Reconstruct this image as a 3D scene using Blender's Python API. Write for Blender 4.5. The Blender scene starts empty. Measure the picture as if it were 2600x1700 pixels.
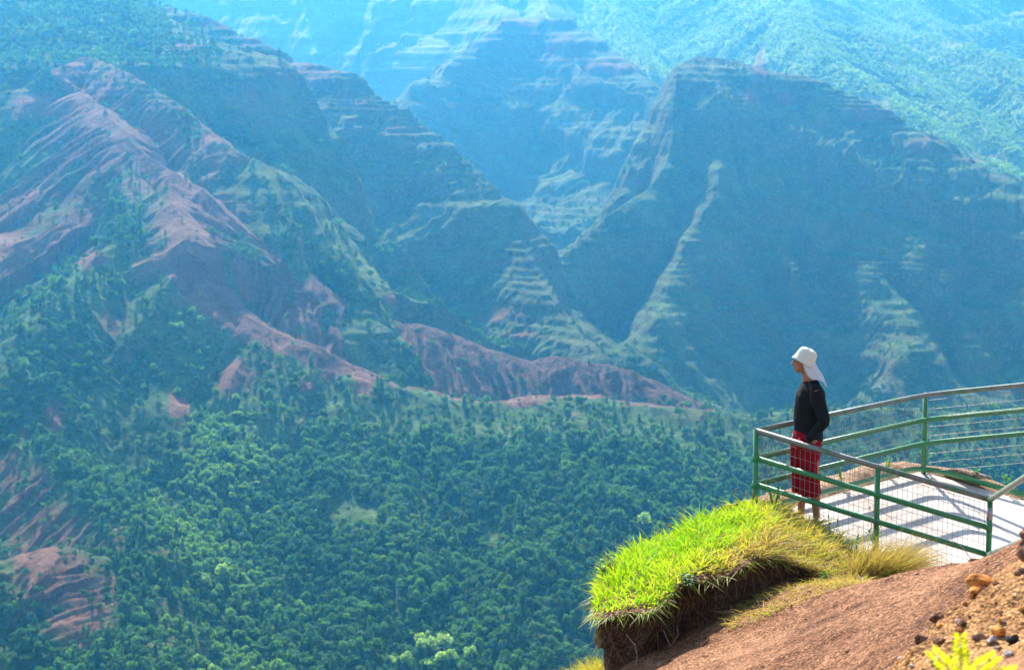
import bpy, bmesh, math, random, time
import numpy as np
from mathutils import Vector, Matrix
T0 = time.time()
random.seed(7); RNG = np.random.default_rng(7)
C = bpy.context.scene.collection
R = math.radians
F_PX, CX, CY, PITCH = 4852.0, 1300.0, 850.0, R(7)
SP, CP = math.sin(PITCH), math.cos(PITCH)

def at(px, py, D):
    """point on the ray of a photograph pixel at world depth y = D (the camera stands at the origin)"""
    a = (px-CX)/F_PX; b = (CY-py)/F_PX
    dx, dy, dz = a, CP+b*SP, -SP+b*CP
    s = D/dy
    return Vector((dx*s, D, dz*s))

def proj(x, y, z):
    f = y*CP - z*SP; u = y*SP + z*CP
    return CX+F_PX*x/f, CY-F_PX*u/f

# ---------------------------------------------------------------- object helpers
def tag(o, label=None, cat=None, group=None, kind=None):
    if label: o['label'] = label
    if cat: o['category'] = cat
    if group: o['group'] = group
    if kind: o['kind'] = kind
    return o
def link(name, me, m=None, parent=None, smooth=False):
    o = bpy.data.objects.new(name, me); C.objects.link(o)
    if m is not None:
        for mm in (m if isinstance(m, (list, tuple)) else [m]): me.materials.append(mm)
    if parent is not None: o.parent = parent
    if smooth: me.shade_smooth()
    return o
def empty(name, loc=(0, 0, 0)):
    o = bpy.data.objects.new(name, None); C.objects.link(o); o.location = loc
    return o
def mesh_np(name, V, Fq):
    """V (n,3), Fq (m,k) index array with constant face size"""
    me = bpy.data.meshes.new(name)
    V = np.ascontiguousarray(V, dtype=np.float32); Fq = np.ascontiguousarray(Fq, dtype=np.int32)
    n, m, k = len(V), len(Fq), Fq.shape[1]
    me.vertices.add(n); me.vertices.foreach_set('co', V.ravel())
    me.loops.add(m*k); me.loops.foreach_set('vertex_index', Fq.ravel())
    me.polygons.add(m); me.polygons.foreach_set('loop_start', np.arange(0, m*k, k, dtype=np.int32))
    me.update(calc_edges=True)
    return me
def attr(me, name, arr, typ='FLOAT'):
    a = me.attributes.new(name, typ, 'POINT')
    if typ == 'FLOAT': a.data.foreach_set('value', np.ascontiguousarray(arr, dtype=np.float32).ravel())
    elif typ == 'INT': a.data.foreach_set('value', np.ascontiguousarray(arr, dtype=np.int32).ravel())
    else: a.data.foreach_set('vector', np.ascontiguousarray(arr, dtype=np.float32).ravel())
class MB:
    """collects simple shapes into one mesh"""
    def __init__(s): s.v = []; s.f = []
    def add(s, vs, fs):
        b = len(s.v); s.v += [tuple(v) for v in vs]; s.f += [tuple(i+b for i in f) for f in fs]
    def tube(s, pts, r, n=12, cap=True):
        pts = [Vector(p) for p in pts]; rs = r if isinstance(r, (list, tuple)) else [r]*len(pts)
        vs = []; fs = []; up = None
        for i, p in enumerate(pts):
            if i == 0: t = pts[1]-p
            elif i == len(pts)-1: t = p-pts[i-1]
            else: t = (pts[i+1]-p).normalized()+(p-pts[i-1]).normalized()
            t.normalize()
            if up is None: up = Vector((0, 0, 1)) if abs(t.z) < .9 else Vector((1, 0, 0))
            a = t.cross(up).normalized(); b = a.cross(t).normalized(); up = b
            for k in range(n):
                an = 2*math.pi*k/n
                vs.append(p+(a*math.cos(an)+b*math.sin(an))*rs[i])
        for i in range(len(pts)-1):
            for k in range(n):
                k2 = (k+1) % n
                fs.append((i*n+k, i*n+k2, (i+1)*n+k2, (i+1)*n+k))
        if cap:
            fs.append(tuple(range(n-1, -1, -1))); fs.append(tuple((len(pts)-1)*n+k for k in range(n)))
        s.add(vs, fs)
    def box(s, a, b):
        x0, y0, z0 = a; x1, y1, z1 = b
        s.add([(x0,y0,z0),(x1,y0,z0),(x1,y1,z0),(x0,y1,z0),(x0,y0,z1),(x1,y0,z1),(x1,y1,z1),(x0,y1,z1)],
              [(0,3,2,1),(4,5,6,7),(0,1,5,4),(1,2,6,5),(2,3,7,6),(3,0,4,7)])
    def obj(s, name, m, parent=None, smooth=True):
        me = bpy.data.meshes.new(name); me.from_pydata(s.v, [], s.f); me.update()
        return link(name, me, m, parent, smooth)

# ---------------------------------------------------------------- noise (numpy)
_G = RNG.random((256, 256)).astype(np.float32)*2-1
def vn(x, y, s=0):
    """value noise in -1..1"""
    x = np.asarray(x, np.float32)+s*17.31; y = np.asarray(y, np.float32)+s*9.77
    xi = np.floor(x); yi = np.floor(y); fx = x-xi; fy = y-yi
    xi = xi.astype(np.int32) & 255; yi = yi.astype(np.int32) & 255
    x2 = (xi+1) & 255; y2 = (yi+1) & 255
    fx = fx*fx*(3-2*fx); fy = fy*fy*(3-2*fy)
    a = _G[yi, xi]*(1-fx)+_G[yi, x2]*fx; b = _G[y2, xi]*(1-fx)+_G[y2, x2]*fx
    return a*(1-fy)+b*fy
def fbm(x, y, o=5, s=0, g=.5):
    t = 0; a = 1.; n = 0
    for i in range(o):
        t = t+a*vn(x*2**i, y*2**i, s+i*3.7); n += a; a *= g
    return t/n
def rdg(x, y, o=3, s=0):
    t = 0; a = 1.; n = 0
    for i in range(o):
        t = t+a*(1-2*np.abs(vn(x*2**i, y*2**i, s+i*5.3))); n += a; a *= .5
    return t/n
def sst(a, b, x):
    t = np.clip((x-a)/(b-a), 0, 1); return t*t*(3-2*t)

# ---------------------------------------------------------------- materials
def newmat(name):
    m = bpy.data.materials.new(name); m.use_nodes = True
    nt = m.node_tree; nt.nodes.clear()
    out = nt.nodes.new('ShaderNodeOutputMaterial')
    return m, nt, out
def nd(nt, typ, **kw):
    n = nt.nodes.new(typ)
    for k, v in kw.items():
        if k.startswith('i_'):
            key = k[2:]; key = int(key) if key.isdigit() else key.replace('_', ' ')
            n.inputs[key].default_value = v
        else: setattr(n, k, v)
    return n
def ramp(nt, fac, stops, interp='LINEAR'):
    r = nt.nodes.new('ShaderNodeValToRGB'); nt.links.new(fac, r.inputs[0])
    r.color_ramp.interpolation = interp
    e = r.color_ramp.elements
    while len(e) < len(stops): e.new(.5)
    for q, (p, c) in zip(e, stops):
        q.position = p; q.color = tuple(c)+(1,) if len(c) == 3 else c
    return r.outputs[0]
def mix(nt, fac, a, b, mode='MIX'):
    n = nt.nodes.new('ShaderNodeMix'); n.data_type = 'RGBA'; n.blend_type = mode
    for i, v in ((0, fac), (6, a), (7, b)):
        if isinstance(v, bpy.types.NodeSocket): nt.links.new(v, n.inputs[i])
        elif i == 0: n.inputs[0].default_value = v
        else: n.inputs[i].default_value = tuple(v)+(1,)
    return n.outputs[2]
def mth(nt, op, a, b=0., c=None):
    n = nt.nodes.new('ShaderNodeMath'); n.operation = op
    for i, v in enumerate((a, b) if c is None else (a, b, c)):
        if isinstance(v, bpy.types.NodeSocket): nt.links.new(v, n.inputs[i])
        else: n.inputs[i].default_value = v
    return n.outputs[0]
def noise(nt, vec, scale, detail=4, rough=.6, out=0):
    n = nd(nt, 'ShaderNodeTexNoise', i_Scale=scale, i_Detail=detail, i_Roughness=rough)
    if vec is not None: nt.links.new(vec, n.inputs['Vector'])
    return n.outputs[out]
def geo(nt): return nt.nodes.new('ShaderNodeNewGeometry').outputs['Position']
def objco(nt): return nt.nodes.new('ShaderNodeTexCoord').outputs['Object']
def bump(nt, h, dist, strength=1.):
    b = nd(nt, 'ShaderNodeBump', i_Strength=strength, i_Distance=dist); nt.links.new(h, b.inputs['Height'])
    return b.outputs['Normal']
def surf(nt, out, col, rough=.8, normal=None, spec=.3, metal=0., trans=None):
    b = nt.nodes.new('ShaderNodeBsdfPrincipled')
    if isinstance(col, bpy.types.NodeSocket): nt.links.new(col, b.inputs['Base Color'])
    else: b.inputs['Base Color'].default_value = tuple(col)+(1,)
    if isinstance(rough, bpy.types.NodeSocket): nt.links.new(rough, b.inputs['Roughness'])
    else: b.inputs['Roughness'].default_value = rough
    b.inputs['Specular IOR Level'].default_value = spec; b.inputs['Metallic'].default_value = metal
    if normal is not None: nt.links.new(normal, b.inputs['Normal'])
    s = b.outputs[0]
    if trans:
        t = nt.nodes.new('ShaderNodeBsdfTranslucent')
        if isinstance(col, bpy.types.NodeSocket): nt.links.new(mix(nt, 1., col, trans[1], 'MULTIPLY'), t.inputs[0])
        else: t.inputs[0].default_value = tuple(c*k for c, k in zip(col, trans[1]))+(1,)
        mx = nt.nodes.new('ShaderNodeMixShader'); mx.inputs[0].default_value = trans[0]
        nt.links.new(s, mx.inputs[1]); nt.links.new(t.outputs[0], mx.inputs[2]); s = mx.outputs[0]
    nt.links.new(s, out.inputs['Surface'])
    return b
# ================================================================ TERRAIN
# ridge crests: (pixel x, pixel y, depth in metres); front / back fall profiles as (distance, drop)
def prof(*p): return p
SL = lambda s, far=900: ((0, 0), (6, s*3), (far, s*far))
RIDGES = [
 # group, points, front profile, back profile, gully amplitude, red-soil strength
 ('T', [(640,930,1500),(820,915,1470),(900,950,1450),(1050,982,1450),(1180,1010,1450),(1300,1008,1450),(1450,1002,1450),(1600,1022,1460),(1800,1040,1470),(1950,1050,1480),(2200,1030,1500),(2600,1050,1500),(3000,1060,1520)],
      ((0,0),(20,1),(60,14),(500,160)), SL(.6), 11, .25),
 ('A', [(450,985,1400),(520,1050,1365),(560,1120,1320),(545,1230,1265),(530,1350,1215),(560,1480,1150),(610,1600,1095),(640,1720,1050)], ((0,0),(15,2),(300,150)), ((0,0),(15,2),(300,150)), 5, .1),
 ('A', [(-250,900,1400),(-100,980,1350),(60,1090,1290),(200,1190,1245),(330,1300,1190),(420,1380,1150)], ((0,0),(15,3),(120,70),(300,150)), SL(.5), 8, .75),
 ('A', [(-250,1420,1150),(-100,1440,1140),(60,1400,1130),(180,1390,1130),(300,1440,1110),(400,1600,1060)], ((0,0),(40,7),(200,78),(400,180)), SL(.5), 12, .6),
 ('A', [(1150,1760,1060),(1250,1600,1120),(1400,1400,1210),(1500,1250,1290)], SL(.32), SL(.32), 6, 0),
 ('A', [(820,1760,1060),(900,1560,1140),(960,1400,1215),(1040,1200,1320)], SL(.3), SL(.3), 6, 0),
 ('B1', [(200,230,1790),(300,310,1700),(345,370,1660),(430,425,1640),(520,480,1600),(600,550,1590),(680,620,1580),(800,700,1570),(870,760,1570),(930,802,1570),(1060,822,1575),(1150,850,1580),(1250,890,1585),(1350,915,1590),(1420,905,1590),(1500,918,1590),(1600,940,1595),(1700,985,1600),(1820,1045,1610)],
      ((0,0),(8,4),(110,72),(400,220)), ((0,0),(8,4),(200,150),(600,400)), 9, .95),
 ('B1', [(430,470,1590),(470,610,1500),(530,715,1480),(620,795,1470),(720,850,1460),(820,885,1458),(900,930,1455)], ((0,0),(8,4),(100,55),(300,150)), SL(.5), 8, .6),
 ('B1', [(345,400,1650),(352,540,1560),(285,620,1500),(190,700,1450),(100,790,1400),(0,890,1350),(-160,1010,1300)], ((0,0),(10,4),(120,75),(400,200)), ((0,0),(10,5),(250,180)), 8, .35),
 ('B1', [(250,640,1505),(270,800,1440),(330,900,1400),(400,1000,1360)], ((0,0),(10,4),(120,70),(300,150)), ((0,0),(10,4),(120,70),(300,150)), 8, .45),
 ('B2', [(-300,250,1800),(-100,235,1800),(0,222,1800),(65,213,1800),(165,160,1830),(230,145,1850),(330,185,1800),(455,270,1750),(555,340,1700),(640,400,1680),(740,430,1700),(820,500,1720),(860,600,1740),(900,700,1745),(990,800,1740)],
      ((0,0),(10,5),(90,70),(400,335),(700,620)), ((0,0),(10,7),(40,40),(300,330)), 14, .6),
 ('B2', [(380,0,2350),(300,60,2150),(230,145,1850)], SL(.75), SL(.9), 12, .2),
 ('B2', [(-400,-40,2150),(0,-25,2200),(110,-22,2190),(190,-18,2215)], ((0,0),(20,3),(320,80),(420,190),(700,540)), SL(1.5), 12, .05, 2.4),
 ('C', [(-400,-130,2600),(100,-60,2500),(380,-5,2400),(480,30,2330),(560,52,2300),(640,95,2280),(760,140,2260),(900,182,2230),(960,222,2210),(1010,262,2200),(1060,292,2180),(1110,332,2160),(1160,372,2140),(1195,410,2120),(1215,450,2100),(1290,492,2060),(1312,560,2030),(1322,612,2000),(1345,668,1960),(1375,725,1920),(1410,780,1880),(1460,835,1830),(1520,885,1780),(1600,940,1730)],
      ((0,0),(10,6),(130,76),(138,110),(215,150),(223,188),(320,240),(328,272),(600,430)), ((0,0),(10,8),(50,60),(60,130),(200,260),(700,600)), 14, .25),
 ('C', [(560,300,1980),(680,380,1900),(760,450,1870),(835,520,1850),(862,600,1850),(850,640,1850),(900,690,1840),(1000,760,1830)], SL(.8), ((0,0),(6,5),(30,50),(300,260)), 10, 0),
 ('E', [(1375,740,2080),(1420,660,2110),(1480,600,2140),(1560,530,2180),(1640,480,2210),(1700,400,2260),(1715,300,2300),(1712,220,2340),(1722,165,2385)], ((0,0),(12,7),(60,48),(68,80),(160,150),(168,185),(400,340)), ((0,0),(10,12),(60,105),(500,820)), 10, .1),
 ('E', [(2075,300,2330),(2140,430,2250),(2190,600,2160),(2290,790,2050),(2330,860,1990)], SL(.75), SL(.75), 12, .2),
 ('E', [(2390,440,2300),(2410,560,2230),(2400,700,2150),(2450,840,2060)], SL(.75), SL(.75), 12, .1),
 ('E', [(1850,330,2290),(1820,470,2200),(1730,640,2120),(1680,800,2010)], SL(.7), SL(.75), 12, .1),
 ('E', [(1718,160,2385),(1780,138,2400),(1900,155,2400),(1960,175,2400),(2080,200,2400),(2180,240,2380),(2300,300,2350),(2350,330,2340),(2450,380,2330),(2520,430,2320),(2620,455,2300),(2800,520,2300),(3000,600,2300)],
      ((0,0),(15,6),(110,52),(118,84),(215,135),(223,170),(330,228),(338,258),(540,345),(900,460)), ((0,0),(10,12),(60,105),(500,820)), 20, .3, 0., 1.1),
 ('E', [(1375,740,2080),(1430,800,2000),(1500,840,1950),(1600,880,1900)], SL(.5), SL(.5), 6, .1),
 ('D', [(1000,300,3000),(1030,245,3020),(1045,215,3040),(1070,192,3060),(1108,200,3070),(1125,175,3080),(1160,140,3100),(1195,112,3130),(1232,88,3160),(1266,52,3200),(1350,56,3230),(1430,42,3220),(1475,62,3180),(1545,112,3100),(1605,166,3020),(1665,216,2950),(1715,250,2900)],
      ((0,0),(15,5),(130,72),(138,106),(260,168),(268,206),(430,292),(438,325),(750,500),(1100,680)), ((0,0),(10,6),(60,45),(500,330)), 18, .35),
 ('D', [(1460,150,3130),(1470,165,3060),(1520,190,3000),(1590,225,2950),(1650,240,2920)], ((0,0),(8,10),(30,50),(300,300)), ((0,0),(8,4),(60,40),(500,330)), 10, .3),
 ('D', [(1700,235,3000),(1690,330,2960),(1640,420,2920),(1540,500,2870),(1440,590,2820),(1360,690,2780),(1330,740,2750)], ((0,0),(8,5),(60,50),(300,250)), SL(.8), 14, .05),
 ('F', [(-600,-170,4700),(300,-150,4600),(800,-130,4500),(1150,-110,4400),(1400,-100,4300),(1700,-140,4600),(2200,-160,4900),(3200,-170,5000)],
      ((0,0),(20,8),(250,130),(262,162),(420,245),(432,280),(620,390),(632,425),(1300,830)), SL(.6), 40, .25),
 ('F', [(1180,-120,4300),(1230,-20,4050),(1300,20,3800),(1340,45,3500)], SL(1.1), SL(1.1), 20, .3),
 ('F', [(1500,-120,4300),(1400,-30,4000),(1385,30,3700),(1430,42,3400)], SL(1.1), SL(1.1), 20, .2),
 ('G', [(1880,-140,4200),(1960,-40,3800),(2005,18,3500),(2047,112,3150),(2140,180,3020),(2240,247,2920),(2394,347,2780),(2510,416,2680),(2700,500,2600)], ((0,0),(15,5),(300,165)), ((0,0),(15,5),(300,150)), 22, .1),
 ('G', [(2005,18,3500),(1880,90,3350),(1800,190,3150),(1730,230,3000)], SL(.95), SL(.95), 15, .1),
 ('G', [(2085,62,3500),(2217,90,3400),(2300,180,3250),(2420,260,3100),(2520,340,2950),(2640,430,2850)], ((0,0),(15,5),(300,165)), ((0,0),(15,5),(300,150)), 22, .1),
 ('G', [(2000,-140,4600),(2120,0,4100),(2217,69,3850),(2317,83,3700),(2433,112,3550),(2548,147,3400),(2700,200,3200),(2900,300,3100)], ((0,0),(15,5),(300,170)), ((0,0),(15,5),(300,170)), 24, .2),
 ('G', [(2250,-140,4700),(2298,0,4300),(2400,70,4100),(2520,60,4200),(2700,40,4300)], ((0,0),(15,5),(300,170)), ((0,0),(15,5),(300,170)), 24, .1),
 ('G', [(1600,-140,4400),(1560,0,3900),(1600,90,3550),(1660,180,3200)], SL(.9), SL(.9), 20, .1),
]
GROUPS = ['base', 'T', 'A', 'B1', 'B2', 'C', 'D', 'E', 'F', 'G']

def catmull(P, sub):
    P = np.array(P, float); out = []
    for i in range(len(P)-1):
        a = P[max(i-1, 0)]; b = P[i]; c = P[i+1]; d = P[min(i+2, len(P)-1)]
        for k in range(sub):
            t = k/sub
            out.append(.5*((2*b)+(c-a)*t+(2*a-5*b+4*c-d)*t*t+(3*b-a-3*c+d)*t**3))
    out.append(P[-1]); return np.array(out)

NA, A0, A1 = 1180, R(-19.5), R(19.5)
rr = [640.]
while rr[-1] < 5300:
    r_ = rr[-1]
    rr.append(r_ + (1.25 if 980 < r_ < 1950 else (3 if r_ <= 980 else (1.8 if r_ < 2500 else 3.2 if r_ < 4600 else 8))))
rr = np.array(rr); NR = len(rr)
az = np.linspace(A0, A1, NA)
YY = np.repeat(rr[:, None], NA, 1); XX = YY*np.tan(az)[None, :]
X = XX.ravel().astype(np.float32); Y = YY.ravel().astype(np.float32)
# gentle domain warp so that no crest runs ruler-straight
WX = X+6*fbm(X/60, Y/60, 3, 1)+2.0*fbm(X/12, Y/12, 2, 2); WY = Y+6*fbm(X/60, Y/60, 3, 4)
base = -.300*np.minimum(Y, 1150)-8*(Y < 0)
H = np.where(Y < 1500, -400+0*Y, -400+(Y-1500)*.1).astype(np.float32)+12*fbm(X/150, Y/150, 4, 9)
H = np.where(Y > 2000, np.maximum(H, -300+(Y-2000)*.06+10*fbm(X/150, Y/150, 4, 9)), H).astype(np.float32)
own = np.zeros(len(X), np.int8); red = np.zeros(len(X), np.float32); DC = np.full(len(X), 1e4, np.float32); GG = np.zeros(len(X), np.float32)
for ri, (g, pts, fp, bp, ga, rs, *capk) in enumerate(RIDGES):
    P = catmull([tuple(at(*p)) for p in pts], 2)
    reach = 1000 if g in 'FDE' else 750
    sel = np.where((Y > P[:, 1].min()-reach) & (Y < P[:, 1].max()+reach) & (X > P[:, 0].min()-reach) & (X < P[:, 0].max()+reach))[0]
    x = WX[sel]; y = WY[sel]
    bd = np.full(len(sel), 1e9, np.float32); bz = np.zeros(len(sel), np.float32); bu = bz.copy(); sg = bz.copy()
    L = 0.
    for i in range(len(P)-1):
        ax, ay, zz = P[i]; bx, by, bzz = P[i+1]; dx, dy = bx-ax, by-ay; l2 = dx*dx+dy*dy; l = math.sqrt(l2)
        t = np.clip(((x-ax)*dx+(y-ay)*dy)/l2, 0, 1).astype(np.float32)
        qx = x-ax-t*dx; qy = y-ay-t*dy; d = qx*qx+qy*qy
        m = d < bd
        bd[m] = d[m]; bz[m] = (zz+t*(bzz-zz))[m]; bu[m] = (L+t*l)[m]
        sg[m] = (dx*qy-dy*qx)[m]
        L += l
    d = np.sqrt(bd); xtra = 0.
    if capk:
        ax, ay, _z = P[-2]; bx, by, _z = P[-1]; l = math.hypot(bx-ax, by-ay); xtra = capk[0]*np.maximum(((x-bx)*(bx-ax)+(y-by)*(by-ay))/l, 0)*(np.abs(bu-L) < 1)
    if len(capk) > 1:
        ax, ay, _z = P[1]; bx, by, _z = P[0]; l = math.hypot(bx-ax, by-ay); xtra = capk[1]*np.maximum(((x-bx)*(bx-ax)+(y-by)*(by-ay))/l, 0)*(bu < 1)
    fx = np.array(fp, float).T; bx_ = np.array(bp, float).T
    front = sg < 0
    ext = lambda q, pr: np.interp(q, pr[0], pr[1])+np.maximum(q-pr[0][-1], 0)*(pr[1][-1]-pr[1][-2])/(pr[0][-1]-pr[0][-2])
    dj = d*(1+.18*fbm(bu/90, d/120, 3, 11+ri))
    drop = np.where(front, ext(dj, fx), ext(dj, bx_))
    s1 = ri*13.1
    ug = bu+18*fbm(bu/70, d/90, 2, s1+2)
    am = sst(4, 110, d)
    G1 = rdg(ug/95, d/420, 2, s1); G2 = rdg(ug/33, d/170+ug/300, 2, s1+3); G3 = rdg((ug+4*vn(ug/14, d/22))/8.5, d/80, 2, s1+7)
    gul = ga*am*(.9*G1+.38*G2)+min(ga, 9)*.40*sst(2, 30, d)*G3*(.6+.8*rs)
    h = bz-drop-xtra+gul-ga*am*.35
    h = h.astype(np.float32)
    cur = H[sel]; k = 5.
    hm = np.maximum(h, cur)+np.where(np.abs(h-cur) < k, (k-np.abs(h-cur))**2/(4*k)*.5, 0)
    w = h > cur
    H[sel] = hm
    ii = sel[w]; own[ii] = GROUPS.index(g); red[ii] = rs; DC[ii] = d[w]; GG[ii] = (G3*.6+G2*.5)[w]
wall = np.isin(own, [GROUPS.index(k) for k in 'CDE']).astype(np.float32)*sst(8, 60, DC)*np.where(own == GROUPS.index('E'), .8, .7)
H += wall*(22*fbm(X/210, Y/210, 2, 87)+20*fbm(X/110, Y/110, 3, 81)+8*rdg(X/42, Y/60, 3, 83)+3.5*fbm(X/15, Y/15, 2, 85)-6)*sst(0, 1, (H > -1e5)*1.)
# small relief everywhere, ledges (strata) on the canyon walls
H += 3.2*fbm(X/26, Y/26, 4, 31)+.7*fbm(X/5, Y/5, 2, 37)*(Y < 2600)
def terrace(z, P, amt, ph):
    q = z/P+ph; f = q-np.floor(q)
    return z+amt*P*((sst(.52, .98, f))-f)
strat = np.zeros(len(X), np.float32)
for g, a in (('C', .6), ('D', .7), ('E', .5), ('F', .8), ('B2', .2)): strat[own == GROUPS.index(g)] = a
strat *= np.clip(.75+.6*fbm(X/160, Y/160, 2, 44), .1, 1)
zw = H+5*vn(X/300, Y/300, 3)+2.5*fbm(X/45,Y/45,2,49)
PH = 1.3*np.sin(zw/31.)+.8*np.sin(zw/13.7)*.4
H = H+(terrace(zw, 11., strat*np.clip(.8+.8*fbm(X/35,Y/35,3,47),.0,1.2), PH)-zw)
H = H+(terrace(zw, 37., strat*.5, .3)-zw)
px, py = proj(X, Y, H)
ang = (H/np.sqrt(X*X+Y*Y)).reshape(NR, NA)
cm = np.maximum.accumulate(ang, 0); vis = (ang >= np.vstack([ang[:1]*0-9, cm[:-1]])-.0016).ravel()

# exposed red soil: where the photograph shows bare ground (photo pixel ellipses, strength), kept at the ground's own place
PATCH = [(845,925,60,18,1.1),(920,965,30,45,.9),(1050,985,40,6,1.),(1200,1012,60,4,1.1),(1330,1020,55,12,1.1),(1480,1006,150,4,1.),(1680,1028,120,4,.9),(1500,1050,200,16,.3),(1750,1060,90,25,.4),
 (700,850,120,22,.8),(855,925,24,20,1.8),(780,980,22,12,1.2),(600,960,55,60,.8),(560,790,60,55,.7),(300,810,70,60,.55),(230,660,50,25,.9),(140,1050,25,70,.6),(190,890,30,90,.5),(110,850,50,60,.4),
 (110,1340,120,80,.9),(30,1200,50,60,.8),(250,1500,70,60,.8),(150,1450,140,90,.95),(60,1250,100,100,.8),(200,1570,100,60,.8),(40,1330,30,60,1.),(200,1530,90,60,1.),(380,1400,70,25,.6),(350,1260,30,20,.6),(210,1640,20,50,.6),
 (400,400,120,120,.85),(500,560,120,90,.9),(640,690,90,50,.8),(250,240,90,50,.7),(470,330,90,50,.5),(650,250,120,80,.45),(110,270,90,40,.8),(130,390,40,50,.8),(300,210,80,30,.5),(380,300,90,60,.6),(480,120,60,12,.7),(560,60,100,14,.8),(700,110,90,25,.7),(780,190,90,45,.7),(880,250,60,50,.5),(1010,330,80,70,.45),(470,760,60,30,.6),
 (1150,270,60,25,.5),(1010,760,70,20,.6),(1260,800,90,30,.5),(1340,850,80,20,.5),
 (1930,180,18,60,.9),(1900,250,40,30,.7),(1990,250,90,25,.7),(2060,310,60,40,.5),(2200,280,90,35,.6),(2330,370,60,30,.6),(2480,400,60,20,.6),(2080,600,90,60,.4),
 (1400,120,120,60,.5),(1300,60,80,14,.9),(1560,170,60,20,.8),(1490,170,40,20,.7),(1350,230,180,60,.3),(2520,400,80,20,.5),(2440,110,90,20,.4)]
patch = np.zeros(len(X), np.float32)
wob = 1+.55*fbm(X/40, Y/40, 4, 71)
for (cx, cy, a, b, s) in PATCH:
    q = ((px-cx)/a)**2+((py-cy)/b)**2
    patch = np.maximum(patch, s*np.exp(-q*wob*.8))
n1 = fbm(X/55, Y/55, 5, 61); n2 = fbm(X/14, Y/14, 3, 63)
bare = red*(.55+.8*n1+.35*n2)*np.exp(-DC/(60+180*red))*(.6+.5*red)+.25*GG*red
bare = np.clip(bare*1.25-.05, 0, 1)
bare = np.where((own == GROUPS.index('T')) | (own == GROUPS.index('A')), bare*.5, bare)
bare = np.clip(np.maximum(bare, patch*(.72+.35*n2+.45*GG)), 0, 1)
bare = np.where((np.array(own) == GROUPS.index('B1')) & (px > 840), np.maximum(bare, .62*np.exp(-DC/80)*(.75+.7*n1+.5*GG)), bare)
b1c = (own == GROUPS.index('B1')) & (px > 430) & (px < 1850) & (DC < 26+14*n1) & (py > 440)
bare = np.where(b1c & (py < 1060), np.maximum(bare, .72+.2*n2), bare)
tr = (own == GROUPS.index('T')) & (DC < 5+4*n2) & (((px > 1090) & (px < 1810)) | ((px > 900) & (px < 1010)))
bare = np.where(tr, 1.15, bare)
# slope
Hg = H.reshape(NR, NA)
dy = np.gradient(Hg, rr, axis=0); dxm = np.gradient(Hg, axis=1)/np.maximum(np.gradient(XX, axis=1), .01)
slope = np.sqrt(dy**2+dxm**2).ravel()
NAMES = {'base': 'canyon_floor', 'T': 'forest_floor', 'A': 'forest_floor', 'B1': 'red_hillside', 'B2': 'hillside', 'C': 'canyon_cliff', 'D': 'mesa', 'E': 'butte', 'F': 'mountain', 'G': 'mountain_slope'}
idx = np.arange(NR*NA).reshape(NR, NA)
Q = np.stack([idx[:-1, :-1], idx[:-1, 1:], idx[1:, 1:], idx[1:, :-1]], -1).reshape(-1, 4)
qown = own[Q[:, 0]]
V = np.stack([X, Y, H], -1)

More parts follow.
